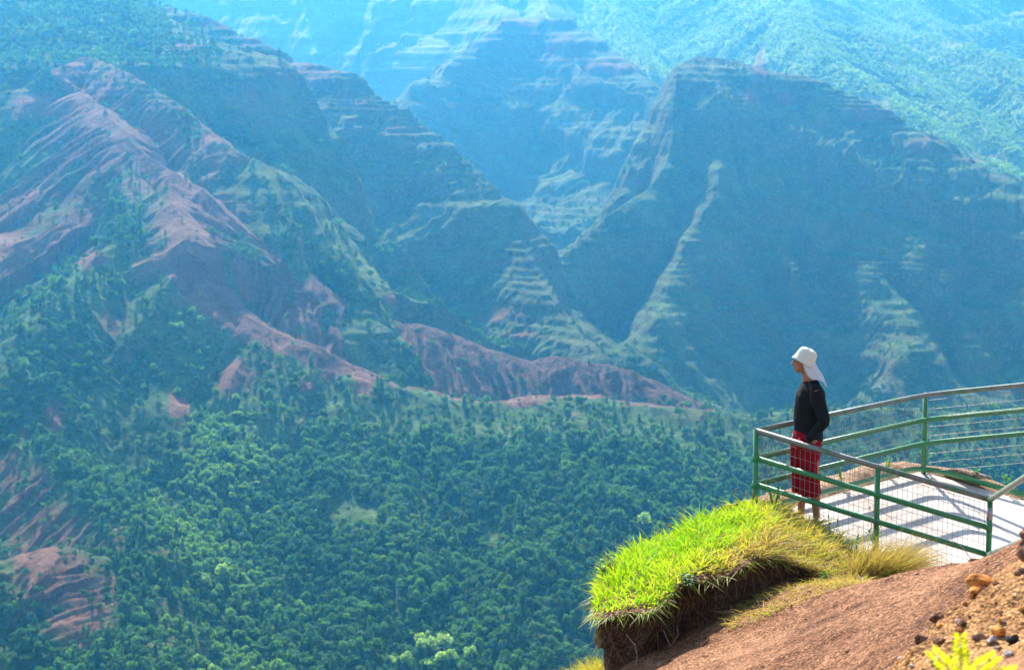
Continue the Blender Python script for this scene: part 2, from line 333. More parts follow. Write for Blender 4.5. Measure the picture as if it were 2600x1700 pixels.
def terrain_mat():
    m, nt, out = newmat('canyon_ground')
    P = geo(nt)
    A = lambda n: nd(nt, 'ShaderNodeAttribute', attribute_name=n).outputs['Fac']
    bare_, strat_, far_ = A('bare'), A('strat'), A('slope')
    nb = noise(nt, P, .05, 6, .65); nf = noise(nt, P, .33, 5, .7)
    nl = noise(nt, P, .012, 4, .6)
    veg = ramp(nt, mth(nt, 'ADD', mth(nt, 'MULTIPLY', nb, .36), mth(nt, 'ADD', mth(nt, 'MULTIPLY', nf, .36), mth(nt, 'MULTIPLY', nl, .28))),
               [(.32, (.006, .022, .008)), (.45, (.02, .06, .014)), (.56, (.08, .15, .04)), (.68, (.2, .27, .10))])
    soil = ramp(nt, mth(nt, 'ADD', mth(nt, 'MULTIPLY', A('rill'), .45), mth(nt, 'MULTIPLY', nf, .55)), [(.32, (.035, .017, .014)), (.5, (.105, .046, .034)), (.68, (.21, .108, .078))])
    soil = mix(nt, mth(nt, 'MULTIPLY', A('umber'), .8), soil, ramp(nt, nf, [(.35, (.06, .032, .03)), (.65, (.19, .10, .085))]))
    veg = mix(nt, mth(nt, 'MULTIPLY', A('pale'), .6), veg, (.20, .27, .13))  # sunlit brightness of the far slopes mixed into the vegetation colour
    rock = ramp(nt, nf, [(.36, (.04, .034, .026)), (.52, (.115, .088, .064)), (.66, (.22, .17, .12))])
    # horizontal beds of the walls
    sep = nt.nodes.new('ShaderNodeSeparateXYZ'); nt.links.new(P, sep.inputs[0])
    cmb = nt.nodes.new('ShaderNodeCombineXYZ')
    nt.links.new(mth(nt, 'MULTIPLY', sep.outputs[0], .004), cmb.inputs[0]); nt.links.new(mth(nt, 'MULTIPLY', sep.outputs[1], .004), cmb.inputs[1])
    nt.links.new(mth(nt, 'MULTIPLY', sep.outputs[2], .11), cmb.inputs[2])
    beds = noise(nt, cmb.outputs[0], 1.6, 5, .65)
    bedm = mth(nt, 'MULTIPLY', ramp(nt, beds, [(.42, (0, 0, 0)), (.56, (1, 1, 1))]), mth(nt, 'MULTIPLY', strat_, 1.1))
    steep = mth(nt, 'MULTIPLY', ramp(nt, mth(nt, 'ADD', far_, mth(nt, 'MULTIPLY', mth(nt, 'SUBTRACT', nf, .5), 1.2)), [(1.2/3, (0, 0, 0)), (2./3, (1, 1, 1))]), 1.)
    c = mix(nt, mth(nt, 'MULTIPLY', bedm, .9), veg, rock)
    c = mix(nt, mth(nt, 'MULTIPLY', steep, .5), c, rock)
    soil = mix(nt, 1., soil, ramp(nt, noise(nt, P, 1.1, 4, .7), [(.35, (.55, .55, .55)), (.65, (1.4, 1.4, 1.4))]), 'MULTIPLY')
    nbb = noise(nt, P, .16, 6, .7)
    bm = ramp(nt, mth(nt, 'ADD', bare_, mth(nt, 'MULTIPLY', mth(nt, 'SUBTRACT', nbb, .5), .8)), [(.28, (0, 0, 0)), (.6, (.92, .92, .92))])
    c = mix(nt, bm, c, soil)
    hb = mth(nt, 'ADD', mth(nt, 'MULTIPLY', nf, 1.), mth(nt, 'MULTIPLY', noise(nt, P, 1.2, 3, .6), .35))
    surf(nt, out, c, .95, bump(nt, hb, 3.0, .8), spec=.1)
    return m
M_TER = terrain_mat()
names_done = {}
for nm in dict.fromkeys(NAMES.values()):
    gi = [GROUPS.index(k) for k, v in NAMES.items() if v == nm]
    q = Q[np.isin(qown, gi)]
    if not len(q): continue
    u, inv = np.unique(q, return_inverse=True)
    me = mesh_np(nm, V[u], inv.reshape(q.shape))
    attr(me, 'bare', bare[u]); attr(me, 'strat', strat[u]); attr(me, 'slope', np.clip(slope[u]/3, 0, 1)); attr(me, 'rill', .5+.5*GG[u])
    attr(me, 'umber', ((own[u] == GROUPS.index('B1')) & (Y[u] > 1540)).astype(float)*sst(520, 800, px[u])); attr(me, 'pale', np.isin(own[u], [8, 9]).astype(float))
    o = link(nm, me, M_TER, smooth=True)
    tag(o, kind='structure')
print('terrain', time.time()-T0, NR, NA, len(V))

def hgt(x, y):
    """terrain height lookup (bilinear in the polar grid)"""
    x = np.asarray(x, float); y = np.asarray(y, float)
    i = np.interp(y, rr, np.arange(NR)); j = (np.arctan2(x, y)-A0)/(A1-A0)*(NA-1)
    # columns are even in angle
    i0 = np.clip(i.astype(int), 0, NR-2); j0 = np.clip(j.astype(int), 0, NA-2); fi = i-i0; fj = j-j0
    return (Hg[i0, j0]*(1-fi)*(1-fj)+Hg[i0+1, j0]*fi*(1-fj)+Hg[i0, j0+1]*(1-fi)*fj+Hg[i0+1, j0+1]*fi*fj), (i0*NA+j0)

# ================================================================ TREES
def leafmat(name, cols, trans=.45, tcol=(2.0, 2.5, .9), rough=.7, nscale=.6):
    m, nt, out = newmat(name)
    oi = nt.nodes.new('ShaderNodeObjectInfo').outputs['Random']
    n = noise(nt, objco(nt), nscale, 3, .6)
    wn = noise(nt, geo(nt), .012, 3, .6)
    c = ramp(nt, mth(nt, 'ADD', mth(nt, 'MULTIPLY', oi, .42), mth(nt, 'ADD', mth(nt, 'MULTIPLY', n, .4), mth(nt, 'MULTIPLY', mth(nt, 'SUBTRACT', wn, .4), .9))), cols)
    surf(nt, out, c, rough, spec=.2, trans=(trans, tcol))
    return m
M_LEAF = leafmat('forest_leaves', [(.1, (.020, .058, .026)), (.45, (.04, .10, .036)), (.7, (.075, .16, .045)), (.95, (.14, .22, .06))])
M_BARK, nt, out = newmat('bark'); surf(nt, out, (.11, .085, .06), .9)
def crown_mesh(name, seed, kind, nleaf=230):
    """lumpy crown built of many leaf clumps around limbs, plus tapered trunk; about 9 m tall"""
    rg = np.random.default_rng(seed)
    lumps = []
    if kind == 'round':
        for i in range(9):
            a = rg.random()*6.28; r = rg.random()**.5*2.3
            lumps.append((r*math.cos(a), r*math.sin(a), 4.3+rg.random()*3.0-r*.35, 1.25+rg.random()*.8))
    elif kind == 'tall':
        for i in range(9):
            z = 2.2+i*.95; a = rg.random()*6.28; r = rg.random()*.9*(1-i/12)
            lumps.append((r*math.cos(a), r*math.sin(a), z, 1.75-i*.13))
    elif kind == 'flat':
        for i in range(10):
            a = rg.random()*6.28; r = 1+rg.random()**.5*3.2
            lumps.append((r*math.cos(a), r*math.sin(a), 4.4+rg.random()*1.3-r*.15, 1.1+rg.random()*.4))
    else:  # shrub
        for i in range(6):
            a = rg.random()*6.28; r = rg.random()**.5*1.5
            lumps.append((r*math.cos(a), r*math.sin(a), 1.2+rg.random()*1.2, 1.0+rg.random()*.6))
    lumps = np.array(lumps)
    w = lumps[:, 3]**2; w /= w.sum()
    k = rg.choice(len(lumps), nleaf, p=w)
    d = rg.normal(size=(nleaf, 3)); d /= np.linalg.norm(d, axis=1)[:, None]
    d[:, 2] = np.where(d[:, 2] < -.5, -d[:, 2], d[:, 2])
    rad = lumps[k, 3]*(.72+.33*rg.random(nleaf))
    if kind == 'flat': d[:, 2] *= .45
    p = lumps[k, :3]+d*rad[:, None]
    nrm = d+rg.normal(size=(nleaf, 3))*.55; nrm /= np.linalg.norm(nrm, axis=1)[:, None]
    t = np.cross(nrm, rg.normal(size=(nleaf, 3))); t /= np.linalg.norm(t, axis=1)[:, None]; b = np.cross(nrm, t)
    s = (.34+.34*rg.random(nleaf))[:, None]
    v = np.concatenate([p-t*s-b*s*.6, p+t*s*.9-b*s*.7, p+t*s*1.0+b*s*.6+nrm*.15, p-t*s*.7+b*s*.8], 1).reshape(-1, 3)
    f = [tuple(range(i*4, i*4+4)) for i in range(nleaf)]
    mb = MB()
    # trunk and limbs
    top = lumps[:, 2].max()-.6
    tr = .2 if kind != 'shrub' else .1
    mb.tube([(0, 0, -.8), (.05, 0, top*.4), (-.05, .1, top*.75), (0, 0, top)], [tr*1.3, tr, tr*.6, tr*.3], 6)
    for L_ in lumps[:6]:
        z0 = max(.4, L_[2]*.45)
        mb.tube([(0, 0, z0), (L_[0]*.6, L_[1]*.6, (z0+L_[2])/2+.2), (L_[0], L_[1], L_[2])], [tr*.5, tr*.35, tr*.15], 4, cap=False)
    nb = len(mb.v)
    me = bpy.data.meshes.new(name)
    me.from_pydata(mb.v+[tuple(q) for q in v], [], mb.f+[tuple(i+nb for i in q) for q in f])
    me.materials.append(M_BARK); me.materials.append(M_LEAF)
    mi = [0]*len(mb.f)+[1]*len(f); me.polygons.foreach_set('material_index', mi)
    me.update(); return me
M_PALE = leafmat('pale_leaves', [(.1, (.10, .17, .08)), (.5, (.19, .28, .12)), (.9, (.32, .38, .18))])  # pale trees; far woods reuse it, their sunlit brightness put into leaf colour
VAR = [crown_mesh('round_crown', 1, 'round'), crown_mesh('round_crown', 2, 'round'), crown_mesh('round_crown', 3, 'round'),
       crown_mesh('tall_crown', 4, 'tall'), crown_mesh('tall_crown', 5, 'tall'), crown_mesh('spreading_crown', 6, 'flat', 260), crown_mesh('shrub_crown', 7, 'shrub', 140), crown_mesh('shrub_crown', 8, 'shrub', 140)]
# scatter: density per screen area and per kind of ground
pxg, pyg = px, py
inview = vis & (pxg > -60) & (pxg < 2660) & (pyg > -60) & (pyg < 1760)
def dens(ii):
    g = own[ii]; b = bare[ii]; s = slope[ii]; n = n1[ii]; D = Y[ii]
    isT = (g == GROUPS.index('T')) | (g == GROUPS.index('A')) | (g == 0)
    d = np.where(isT, 1.0, 0.)
    d = np.where(g == GROUPS.index('B1'), .22+.6*(n > .1), d)
    d = np.where(g == GROUPS.index('B2'), .12+.75*(n > .08), d)
    d = np.where((g == GROUPS.index('C')) | (g == GROUPS.index('E')), .05+.35*(n > .2), d)
    d = np.where(g == GROUPS.index('D'), .04+.2*(n > .2), d)
    d = np.where(g == GROUPS.index('F'), .05+.15*(n > .2), d)
    d = np.where(g == GROUPS.index('G'), 1.5, d)
    d = np.where((g == GROUPS.index('B2')) & (pyg[ii] < 230) & (pxg[ii] < 430), 1.0, d)
    # clearings along the trail and openings in the wood
    op = fbm(X[ii]/70, Y[ii]/70, 3, 91)
    d = d*np.where(isT, np.clip(1.25-1.1*(op > .40), .12, 1), 1)
    d = d*np.where((g == GROUPS.index('T')) & (DC[ii] < 75), .2, 1)
    d = d*np.clip(1.15-1.5*b, .14, 1)*np.clip(1.6-.75*s, .1, 1)
    return d
cand = np.where(inview)[0]
# area of a cell in the world -> expected number of trees
cell_r = np.gradient(rr)[cand//NA]; cell_w = Y[cand]*(A1-A0)/NA
area = cell_r*cell_w
far_scale = np.clip(Y[cand]/1500, .85, 2.2)
lam = dens(cand)*area/(16*far_scale**1.55)
pick = cand[RNG.random(len(cand)) < lam]
tx = X[pick]+RNG.uniform(-.6, .6, len(pick)); ty = Y[pick]+RNG.uniform(-.6, .6, len(pick))
tz, _ = hgt(tx, ty)
own_t = own[pick]
sz = .5+.52*RNG.random(len(pick))**1.4
rare = RNG.random(len(pick)); sz *= np.where(rare < .04, 1.4, 1)
bt = bare[pick]
sz *= np.where((own_t == GROUPS.index('C')) | (own_t == GROUPS.index('D')) | (own_t == GROUPS.index('E')) | (own_t == GROUPS.index('F')), .75, 1)*np.where(bt > .3, .35+.4*RNG.random(len(pick)), 1)
vi = np.where(RNG.random(len(pick)) < .6, RNG.integers(0, 3, len(pick)), RNG.integers(3, 8, len(pick)))
print('trees', len(pick), time.time()-T0)
app = sz/ty
order = np.argsort(-app)
onscreen = (pxg[pick] > 0) & (pxg[pick] < 2600) & (pyg[pick] > 0) & (pyg[pick] < 1700)
order = np.array([i for i in order if onscreen[i] and vi[i] < 6])
M_MID = leafmat('sunlit_tone_leaves', [(.1, (.06, .12, .04)), (.5, (.11, .20, .065)), (.9, (.20, .30, .10))])  # brighter copy of the forest leaves: sunlight on the left spur as colour
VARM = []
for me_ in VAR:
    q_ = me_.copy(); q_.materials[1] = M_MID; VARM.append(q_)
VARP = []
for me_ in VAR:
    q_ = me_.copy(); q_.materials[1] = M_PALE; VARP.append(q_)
ind = order[:290]
isp = lambda i: (985 < pxg[pick[i]] < 1200 and pyg[pick[i]] > 1640) or (abs(pxg[pick[i]]-1622) < 22 and abs(pyg[pick[i]]-1365) < 22) or (abs(pxg[pick[i]]-540) < 30 and abs(pyg[pick[i]]-1490) < 20)
extra = [i for i in order[290:] if isp(i)][:14]
ind = np.r_[ind[:285], np.array(extra, int)]
rest = np.ones(len(pick), bool); rest[ind] = False
KN = ['round leafy', 'round leafy', 'round leafy', 'tall pointed', 'tall pointed', 'flat-topped spreading']
for i in ind:
    pl_ = isp(i); o = bpy.data.objects.new('forest_tree', (VARP if pl_ else VAR)[vi[i]]); C.objects.link(o)
    o.location = (tx[i], ty[i], tz[i]-.3); o.rotation_euler = (0, 0, RNG.random()*6.28); s = sz[i]*(1.35 if pl_ else 1.); o.scale = (s, s, s*(.85+.3*RNG.random()))
    X_ = pxg[pick[i]]; Y_ = pyg[pick[i]]
    where = 'in the dense blue-green wood' if X_ > 700 else ('beside the red landslip low on the left' if X_ < 420 else 'along the sunlit spur low on the left')
    if Y_ > 1450: where += ' near the bottom edge'
    elif Y_ < 1150: where += ' high up the slope'
    if pl_:
        w_ = 'at the bottom edge left of the grassy bank' if Y_ > 1600 else ('standing out in the dark wood left of the grassy bank' if X_ > 1000 else 'on the sunlit spur low on the left')
        tag(o, f'pale silvery green tree {w_}', 'tree', f'pale trees {w_}'); continue
    tag(o, f'{KN[vi[i]]} tree {where}', 'tree', f'{KN[vi[i]]} trees {where}')
def scatter(name, P, S, Rz, I, meshes, tagargs):
    col = bpy.data.collections.new(name+'_kinds')
    for k, me in enumerate(meshes):
        q = bpy.data.objects.new('kind_%02d' % k, me); col.objects.link(q)
    me = bpy.data.meshes.new(name); me.vertices.add(len(P)); me.vertices.foreach_set('co', np.ascontiguousarray(P, np.float32).ravel())
    attr(me, 'sc', S, 'FLOAT_VECTOR'); rot = np.zeros((len(P), 3)); rot[:, 2] = Rz; attr(me, 'rot', rot, 'FLOAT_VECTOR'); attr(me, 'ki', I, 'INT')
    o = link(name, me)
    ng = bpy.data.node_groups.new(name, 'GeometryNodeTree')
    ng.interface.new_socket('Geometry', in_out='INPUT', socket_type='NodeSocketGeometry'); ng.interface.new_socket('Geometry', in_out='OUTPUT', socket_type='NodeSocketGeometry')
    N = ng.nodes.new; gi = N('NodeGroupInput'); go = N('NodeGroupOutput'); ip = N('GeometryNodeInstanceOnPoints'); ci = N('GeometryNodeCollectionInfo')
    ci.inputs['Collection'].default_value = col; ci.inputs['Separate Children'].default_value = True; ci.inputs['Reset Children'].default_value = True
    def na(n, t):
        a = N('GeometryNodeInputNamedAttribute'); a.data_type = t; a.inputs['Name'].default_value = n
        return next(s for s in a.outputs if s.enabled and s.name == 'Attribute')
    lk = ng.links.new
    lk(gi.outputs[0], ip.inputs['Points']); lk(ci.outputs[0], ip.inputs['Instance']); ip.inputs['Pick Instance'].default_value = True
    lk(na('ki', 'INT'), ip.inputs['Instance Index']); lk(na('rot', 'FLOAT_VECTOR'), ip.inputs['Rotation']); lk(na('sc', 'FLOAT_VECTOR'), ip.inputs['Scale'])
    lk(ip.outputs[0], go.inputs[0])
    md = o.modifiers.new('scatter', 'NODES'); md.node_group = ng
    tag(o, *tagargs, kind='stuff'); return o
isfor = np.isin(own_t, [0, 1, 2])
ppx_t, ppy_t = pxg[pick], pyg[pick]
lz = np.exp(-((ppx_t-(500+.06*(ppy_t-950)))/120)**2)*(ppy_t > 740)+.8*np.exp(-((ppx_t-620)/90)**2-((ppy_t-1150)/90)**2)  # zone of the left spur whose trees take the sunlit leaf colour
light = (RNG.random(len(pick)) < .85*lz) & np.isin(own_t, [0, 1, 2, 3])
S3 = np.stack([sz, sz, sz*(.85+.3*RNG.random(len(pick)))], -1); P3 = np.stack([tx, ty, tz-.3], -1); RZ = RNG.random(len(pick))*6.28
for nm, mk, ta in (('sunlit_tone_forest', rest & light, ('trees coloured sunlit yellow-green along the spur on the left', 'forest')), ('forest', rest & isfor & ~light, ('dense blue-green wood filling the basin below the lookout', 'forest')),
                   ('hillside_trees', rest & np.isin(own_t, [3, 4]) & ~light, ('scattered green trees and bushes on the red left hillside', 'trees')),
                   ('cliff_vegetation', rest & np.isin(own_t, [5, 6, 7]), ('small bushes clinging to the terraced canyon walls', 'bushes')),
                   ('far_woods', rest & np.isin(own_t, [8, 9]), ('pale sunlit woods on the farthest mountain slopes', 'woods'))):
    if mk.any(): scatter(nm, P3[mk], S3[mk], RZ[mk], vi[mk], VARP if nm == 'far_woods' else VARM if nm == 'sunlit_tone_forest' else VAR, ta)
print('scatter', time.time()-T0)
# ================================================================ FOREGROUND: lookout, railing, banks
TOPS = {'L': at(1920, 1093, 19.0), 'M': at(2229, 1185, 18.65), 'R': at(2514, 1268, 18.3), 'F': at(2350, 1002, 21.3), 'G': at(2600, 977, 21.0)}
L_, M_, R_, F_, G_ = (TOPS[k] for k in 'LMRFG')
G2_ = G_+(G_-F_)*.75; G3_ = G2_+Vector((1.3, -.45, -.05))
S_ = at(2600, 1213, 16.9); S2_ = R_+(S_-R_)*2.6; S3_ = R_+(S_-R_)*4.2
HB = .9
dn = lambda p, d: Vector((p.x, p.y, p.z-d))
pn = (dn(R_, HB)-dn(L_, HB)).cross(dn(F_, HB)-dn(L_, HB)).normalized()
if pn.z < 0: pn = -pn
def slab_z(x, y):
    o = dn(L_, HB); return o.z-((x-o.x)*pn.x+(y-o.y)*pn.y)/pn.z
print('slab normal', pn[:], 'G base gap', dn(G_, HB).z-slab_z(G_.x, G_.y))
# ---- materials
def painted_mat(name, wornness, green=(.022, .165, .05)):
    m, nt, out = newmat(name); P = objco(nt)
    n = noise(nt, P, 7, 5, .7); n2 = noise(nt, P, 45, 3, .6)
    g = mix(nt, ramp(nt, n2, [(.35, (0, 0, 0)), (.7, (.6, .6, .6))]), green, tuple(c*1.9+.02 for c in green))
    worn = mix(nt, n2, (.11, .105, .09), (.27, .265, .24))
    fac = ramp(nt, mth(nt, 'ADD', n, mth(nt, 'MULTIPLY', n2, .25)), [(wornness[0], (0, 0, 0)), (wornness[1], (1, 1, 1))])
    surf(nt, out, mix(nt, fac, g, worn), ramp(nt, n2, [(.3, (.3, .3, .3)), (.7, (.5, .5, .5))]), bump(nt, n2, .002, .5), spec=.6)
    return m
M_GREEN = painted_mat('green_paint', (.76, .84)); M_TOP = painted_mat('worn_top_rail', (.50, .64), (.03, .13, .045))
M_BARE, nt, out = newmat('bare_metal'); surf(nt, out, ramp(nt, noise(nt, objco(nt), 30, 4), [(.35, (.2, .19, .18)), (.6, (.5, .5, .52))]), .5, metal=.3)
M_WIRE, nt, out = newmat('galvanised_wire'); surf(nt, out, (.27, .26, .25), .45, spec=.6, metal=.6)
# ---- railing
rail = tag(empty('metal_railing', dn(L_, HB)), 'green metal railing with worn grey top rail and wire mesh round the lookout', 'railing')
def rl(mb, name, m, smooth=True):
    o = mb.obj(name, m, rail, smooth); o.matrix_parent_inverse = Matrix.Translation(-rail.location); return o
RR = .028
for k, p, h in (('L', L_, 1.25), ('M', M_, .98), ('R', R_, 1.0), ('F', F_, .92), ('G2', G2_, .95), ('S2', S2_, .9)):
    b = MB(); b.tube([dn(p, -.004), dn(p, h)], RR*.98, 18); b.tube([dn(p, .001), dn(p, -.031)], [RR*.9, RR*.25], 14)
    for dd in (.28, .55): b.tube([dn(p, dd-.036), dn(p, dd+.036)], RR*1.12, 18)
    rl(b, 'post', M_GREEN)
def curved(a, b, c, n=7, rad=.35):
    """rail that bends smoothly at b"""
    u = (a-b).normalized(); v = (c-b).normalized(); p0 = b+u*rad; p2 = b+v*rad
    return [a]+[p0*(1-t)**2+b*2*t*(1-t)+p2*t*t for t in [i/(n-1) for i in range(n)]]+[c]
b = MB(); b.tube([L_, M_, R_], RR, 18); rl(b, 'top_rail', M_TOP)
b = MB(); b.tube([L_]+curved(L_, F_, G_)[1:]+[G2_, G3_], RR, 18); rl(b, 'top_rail', M_TOP)
b = MB(); b.tube([R_, S2_, S3_], RR, 18); rl(b, 'top_rail', M_TOP)
for d, nm in ((.28, 'middle_rail'), (.55, 'lower_rail')):
    q = lambda p: dn(p, d)
    b = MB(); b.tube([q(L_), q(M_), q(R_)], RR*.98, 18); rl(b, nm, M_GREEN)
    b = MB(); b.tube([q(L_)]+curved(q(L_), q(F_), q(G_))[1:]+[q(G2_), q(G3_)], RR*.98, 18); rl(b, nm, M_GREEN)
b = MB(); b.tube([dn(R_, .55), dn(S2_, .62), dn(S3_, .6)], RR*.98, 18); rl(b, 'lower_rail', M_TOP)
b = MB()
pts = [L_]+curved(L_, F_, G_)[1:]+[G2_, G3_]
kb = []
for p in pts: kb.append(Vector((p.x, p.y, slab_z(p.x, p.y)+.085)))
b.tube(kb, .03, 4); rl(b, 'kerb_rail', M_GREEN, False)
def wire_panel(A, B, inner, bottom, top=.05, path=None):
    path = path or [A, B]
    mb = MB(); cum = [0]
    for i in range(len(path)-1): cum.append(cum[-1]+(path[i+1]-path[i]).length)
    def pt(s):
        for i in range(len(path)-1):
            if s <= cum[i+1] or i == len(path)-2:
                t = (s-cum[i])/(cum[i+1]-cum[i]); return path[i].lerp(path[i+1], t)
    s = .04
    while s < cum[-1]-.03:
        p = pt(s)+inner; j = random.uniform(-.003, .003); p.x += j
        bt = bottom(p) if callable(bottom) else bottom
        mb.tube([dn(p, top-.01), dn(p, bt)+Vector((random.uniform(-.004, .004), 0, 0))], .0018, 4, False)
        s += .0508
    d = top
    while d < .9:
        q = [dn(pt(t)+inner, d+random.uniform(-.002, .002)) for t in np.linspace(.04, cum[-1]-.03, max(8, int(cum[-1]/.22)))]
        mb.tube(q, .0023, 4, False); d += .1016
    return mb
inn = Vector((.02, .033, 0))
rl(wire_panel(L_, M_, inn, lambda p: min(.95, p.z-slab_z(p.x, p.y)-.02), .06), 'wire_mesh', M_WIRE)
rl(wire_panel(M_, R_, inn, .93, .06), 'wire_mesh', M_WIRE)
rl(wire_panel(L_, F_, Vector((.012, -.033, 0)), .86, .06), 'wire_mesh', M_WIRE)
rl(wire_panel(F_, G3_, Vector((0, -.033, 0)), .88, .06, [F_, G_, G2_, G3_]), 'wire_mesh', M_WIRE)
b = MB(); b.tube([(0, -.012, .012), (0, -.016, -.02)], .007, 5)
clip = rl(b, 'mesh_clip', M_WIRE, False)
def clip_at(o, c): o.matrix_parent_inverse = Matrix.Translation(-rail.location); o.location = c
first = True
for A, B, n in ((L_, F_, 9), (F_, G2_, 6)):
    for k in range(n):
        p = A.lerp(B, (k+.5)/n)
        for dd in (.0, .28, .55):
            if first: o = clip; first = False
            else: o = clip.copy(); C.objects.link(o); o.parent = rail
            clip_at(o, dn(p, dd)+Vector((0, -.022, 0)))
b = MB(); b.tube([dn(R_, .075), dn(R_, .20)], RR*1.06, 18); rl(b, 'bare_metal_sleeve', M_BARE)
# ---- platform slab
M_CONC, nt, out = newmat('pale_concrete'); P = geo(nt)
n = noise(nt, P, 2.2, 5, .6); n2 = noise(nt, P, 60, 3, .6)
c = mix(nt, ramp(nt, n, [(.35, (0, 0, 0)), (.7, (1, 1, 1))]), (.50, .44, .39), (.68, .62, .56)); c = mix(nt, mth(nt, 'MULTIPLY', n2, .2), c, (.46, .39, .34))
dirt = ramp(nt, noise(nt, P, .9, 4, .7), [(.5, (0, 0, 0)), (.72, (.65, .65, .65))]); c = mix(nt, dirt, c, (.42, .29, .22))
sx_ = nt.nodes.new('ShaderNodeSeparateXYZ'); nt.links.new(P, sx_.inputs[0])
jl = mth(nt, 'ADD', mth(nt, 'MULTIPLY', sx_.outputs[0], .9), mth(nt, 'MULTIPLY', sx_.outputs[1], .42)); jl = mth(nt, 'ABSOLUTE', mth(nt, 'SUBTRACT', mth(nt, 'FRACT', mth(nt, 'MULTIPLY', jl, .8)), .5))
c = mix(nt, ramp(nt, jl, [(0, (.8, .8, .8)), (.011, (0, 0, 0))]), c, (.12, .09, .07))
surf(nt, out, c, .85, bump(nt, n2, .002, .6), spec=.2)
poly = [L_+Vector((-.03, .0, 0)), R_+Vector((.02, -.06, 0)), S2_, S3_, Vector((S3_.x+1.5, 19, 0)), G3_+Vector((0, .05, 0)), G2_+Vector((0, .05, 0)), G_+Vector((0, .05, 0)), F_+Vector((-.02, .06, 0))]
vt = [Vector((p.x, p.y, slab_z(p.x, p.y))) for p in poly]; n = len(vt)
b = MB(); b.add(vt+[v-Vector((0, 0, .22)) for v in vt], [tuple(range(n))]+[(i, i+n, (i+1) % n+n, (i+1) % n) for i in range(n)])
tag(b.obj('paved_platform', M_CONC, smooth=False), kind='structure')
# ---- soil materials
def soilmat(name, cols, sc=9., bd=.02, hi=None, dist=1.):
    m, nt, out = newmat(name); P = geo(nt)
    n = noise(nt, P, sc*.12, 5, .7); n2 = noise(nt, P, sc*1., 5, .75); n3 = noise(nt, P, sc*6, 3, .6)
    v = nd(nt, 'ShaderNodeTexVoronoi', i_Scale=sc*4.5); nt.links.new(P, v.inputs['Vector'])
    f = mth(nt, 'ADD', mth(nt, 'MULTIPLY', n, .30), mth(nt, 'ADD', mth(nt, 'MULTIPLY', n2, .30), mth(nt, 'MULTIPLY', n3, .40)))
    c = ramp(nt, f, cols)
    if hi: c = mix(nt, ramp(nt, n3, [(.66, (0, 0, 0)), (.74, (1, 1, 1))]), c, hi)
    vc = nd(nt, 'ShaderNodeTexVoronoi', i_Scale=sc*7.5); nt.links.new(P, vc.inputs['Vector'])
    sp = nt.nodes.new('ShaderNodeSeparateColor'); nt.links.new(vc.outputs['Color'], sp.inputs[0])
    c = mix(nt, 1., c, ramp(nt, sp.outputs[0], [(0, (.45, .45, .45)), (.5, (.95, .95, .95)), (1, (1.5, 1.5, 1.5))]), 'MULTIPLY')
    h = mth(nt, 'ADD', mth(nt, 'MULTIPLY', n2, .8), mth(nt, 'ADD', mth(nt, 'MULTIPLY', n3, .35), mth(nt, 'MULTIPLY', v.outputs['Distance'], -.35)))
    surf(nt, out, c, .95, bump(nt, h, bd, .9), spec=.12)
    return m
M_SOIL = soilmat('red_brown_soil', [(.40, (.06, .024, .013)), (.49, (.19, .082, .040)), (.58, (.36, .185, .097))], 9, .045, (.52, .32, .22))
M_ORANGE = soilmat('orange_rubble_soil', [(.40, (.07, .032, .015)), (.47, (.27, .125, .045)), (.57, (.50, .28, .12))], 12, .045, (.6, .48, .34))
M_DARK = soilmat('dark_root_soil', [(.38, (.05, .026, .016)), (.52, (.14, .068, .042)), (.66, (.28, .16, .10))], 10, .03)
def tps(ctrl):
    P = np.array([[c[0], c[1]] for c in ctrl]); z = np.array([c[2] for c in ctrl]); n = len(P)
    U = lambda r2: np.where(r2 > 1e-9, r2*np.log(np.maximum(r2, 1e-9)), 0)
    K = U(((P[:, None]-P[None])**2).sum(-1))+np.eye(n)*.02; A = np.zeros((n+3, n+3)); A[:n, :n] = K; A[:n, n] = 1; A[:n, n+1:] = P; A[n, :n] = 1; A[n+1:, :n] = P.T
    w = np.linalg.solve(A, np.r_[z, 0, 0, 0])
    def f(x, y):
        x = np.asarray(x, float); y = np.asarray(y, float); s = w[n]+w[n+1]*x+w[n+2]*y
        for i in range(n): s = s+w[i]*U((x-P[i, 0])**2+(y-P[i, 1])**2)
        return s
    return f
def A3(l): return [tuple(at(*p)) for p in l]
c1 = A3([(1540,1730,16.4),(1590,1697,16.3),(1640,1666,16.3),(1685,1647,16.4),(1760,1604,16.5),(1825,1574,16.6),(1897,1549,16.8),(1950,1519,16.9),(2060,1484,16.9),(2140,1486,16.4),(2230,1478,15.8),(2330,1458,15.),(2430,1440,14.3),(2512,1425,13.6),(2600,1374,12.6),(2750,1290,11.8),
         (1600,1760,15),(1800,1700,13.9),(2000,1640,13.2),(2000,1770,11.8),(2200,1560,12.8),(2400,1500,12),(2200,1700,11.3),(2400,1620,10.8),(2600,1480,10.8),(2600,1600,9.8),(2750,1400,10.4),(2300,1800,10),(2600,1740,8.8),(2050,1580,15),(1900,1620,15.3),(2200,1800,8),(2500,1800,6)])
for px_, D_, z_ in ((2330, 17.4, -4.95), (2512, 16.4, -4.9), (2700, 15.4, -4.7), (2150, 18., -4.8), (1900, 18, -4.95)): q = at(px_, 1500, D_); c1.append((q.x, D_, z_))
f1 = tps(c1)
def slope_z(x, y): 
    return f1(x, y)+.055*fbm(x*1.3, y*1.3, 5, 201, .55)+.022*rdg((x*.45+y*.9)*2.2, (x*.9-y*.45)*.6, 2, 207)
gx = np.arange(.55, 8.2, .028); gy = np.arange(6.5, 18.2, .035)
GX, GY = np.meshgrid(gx, gy)
GX = GX
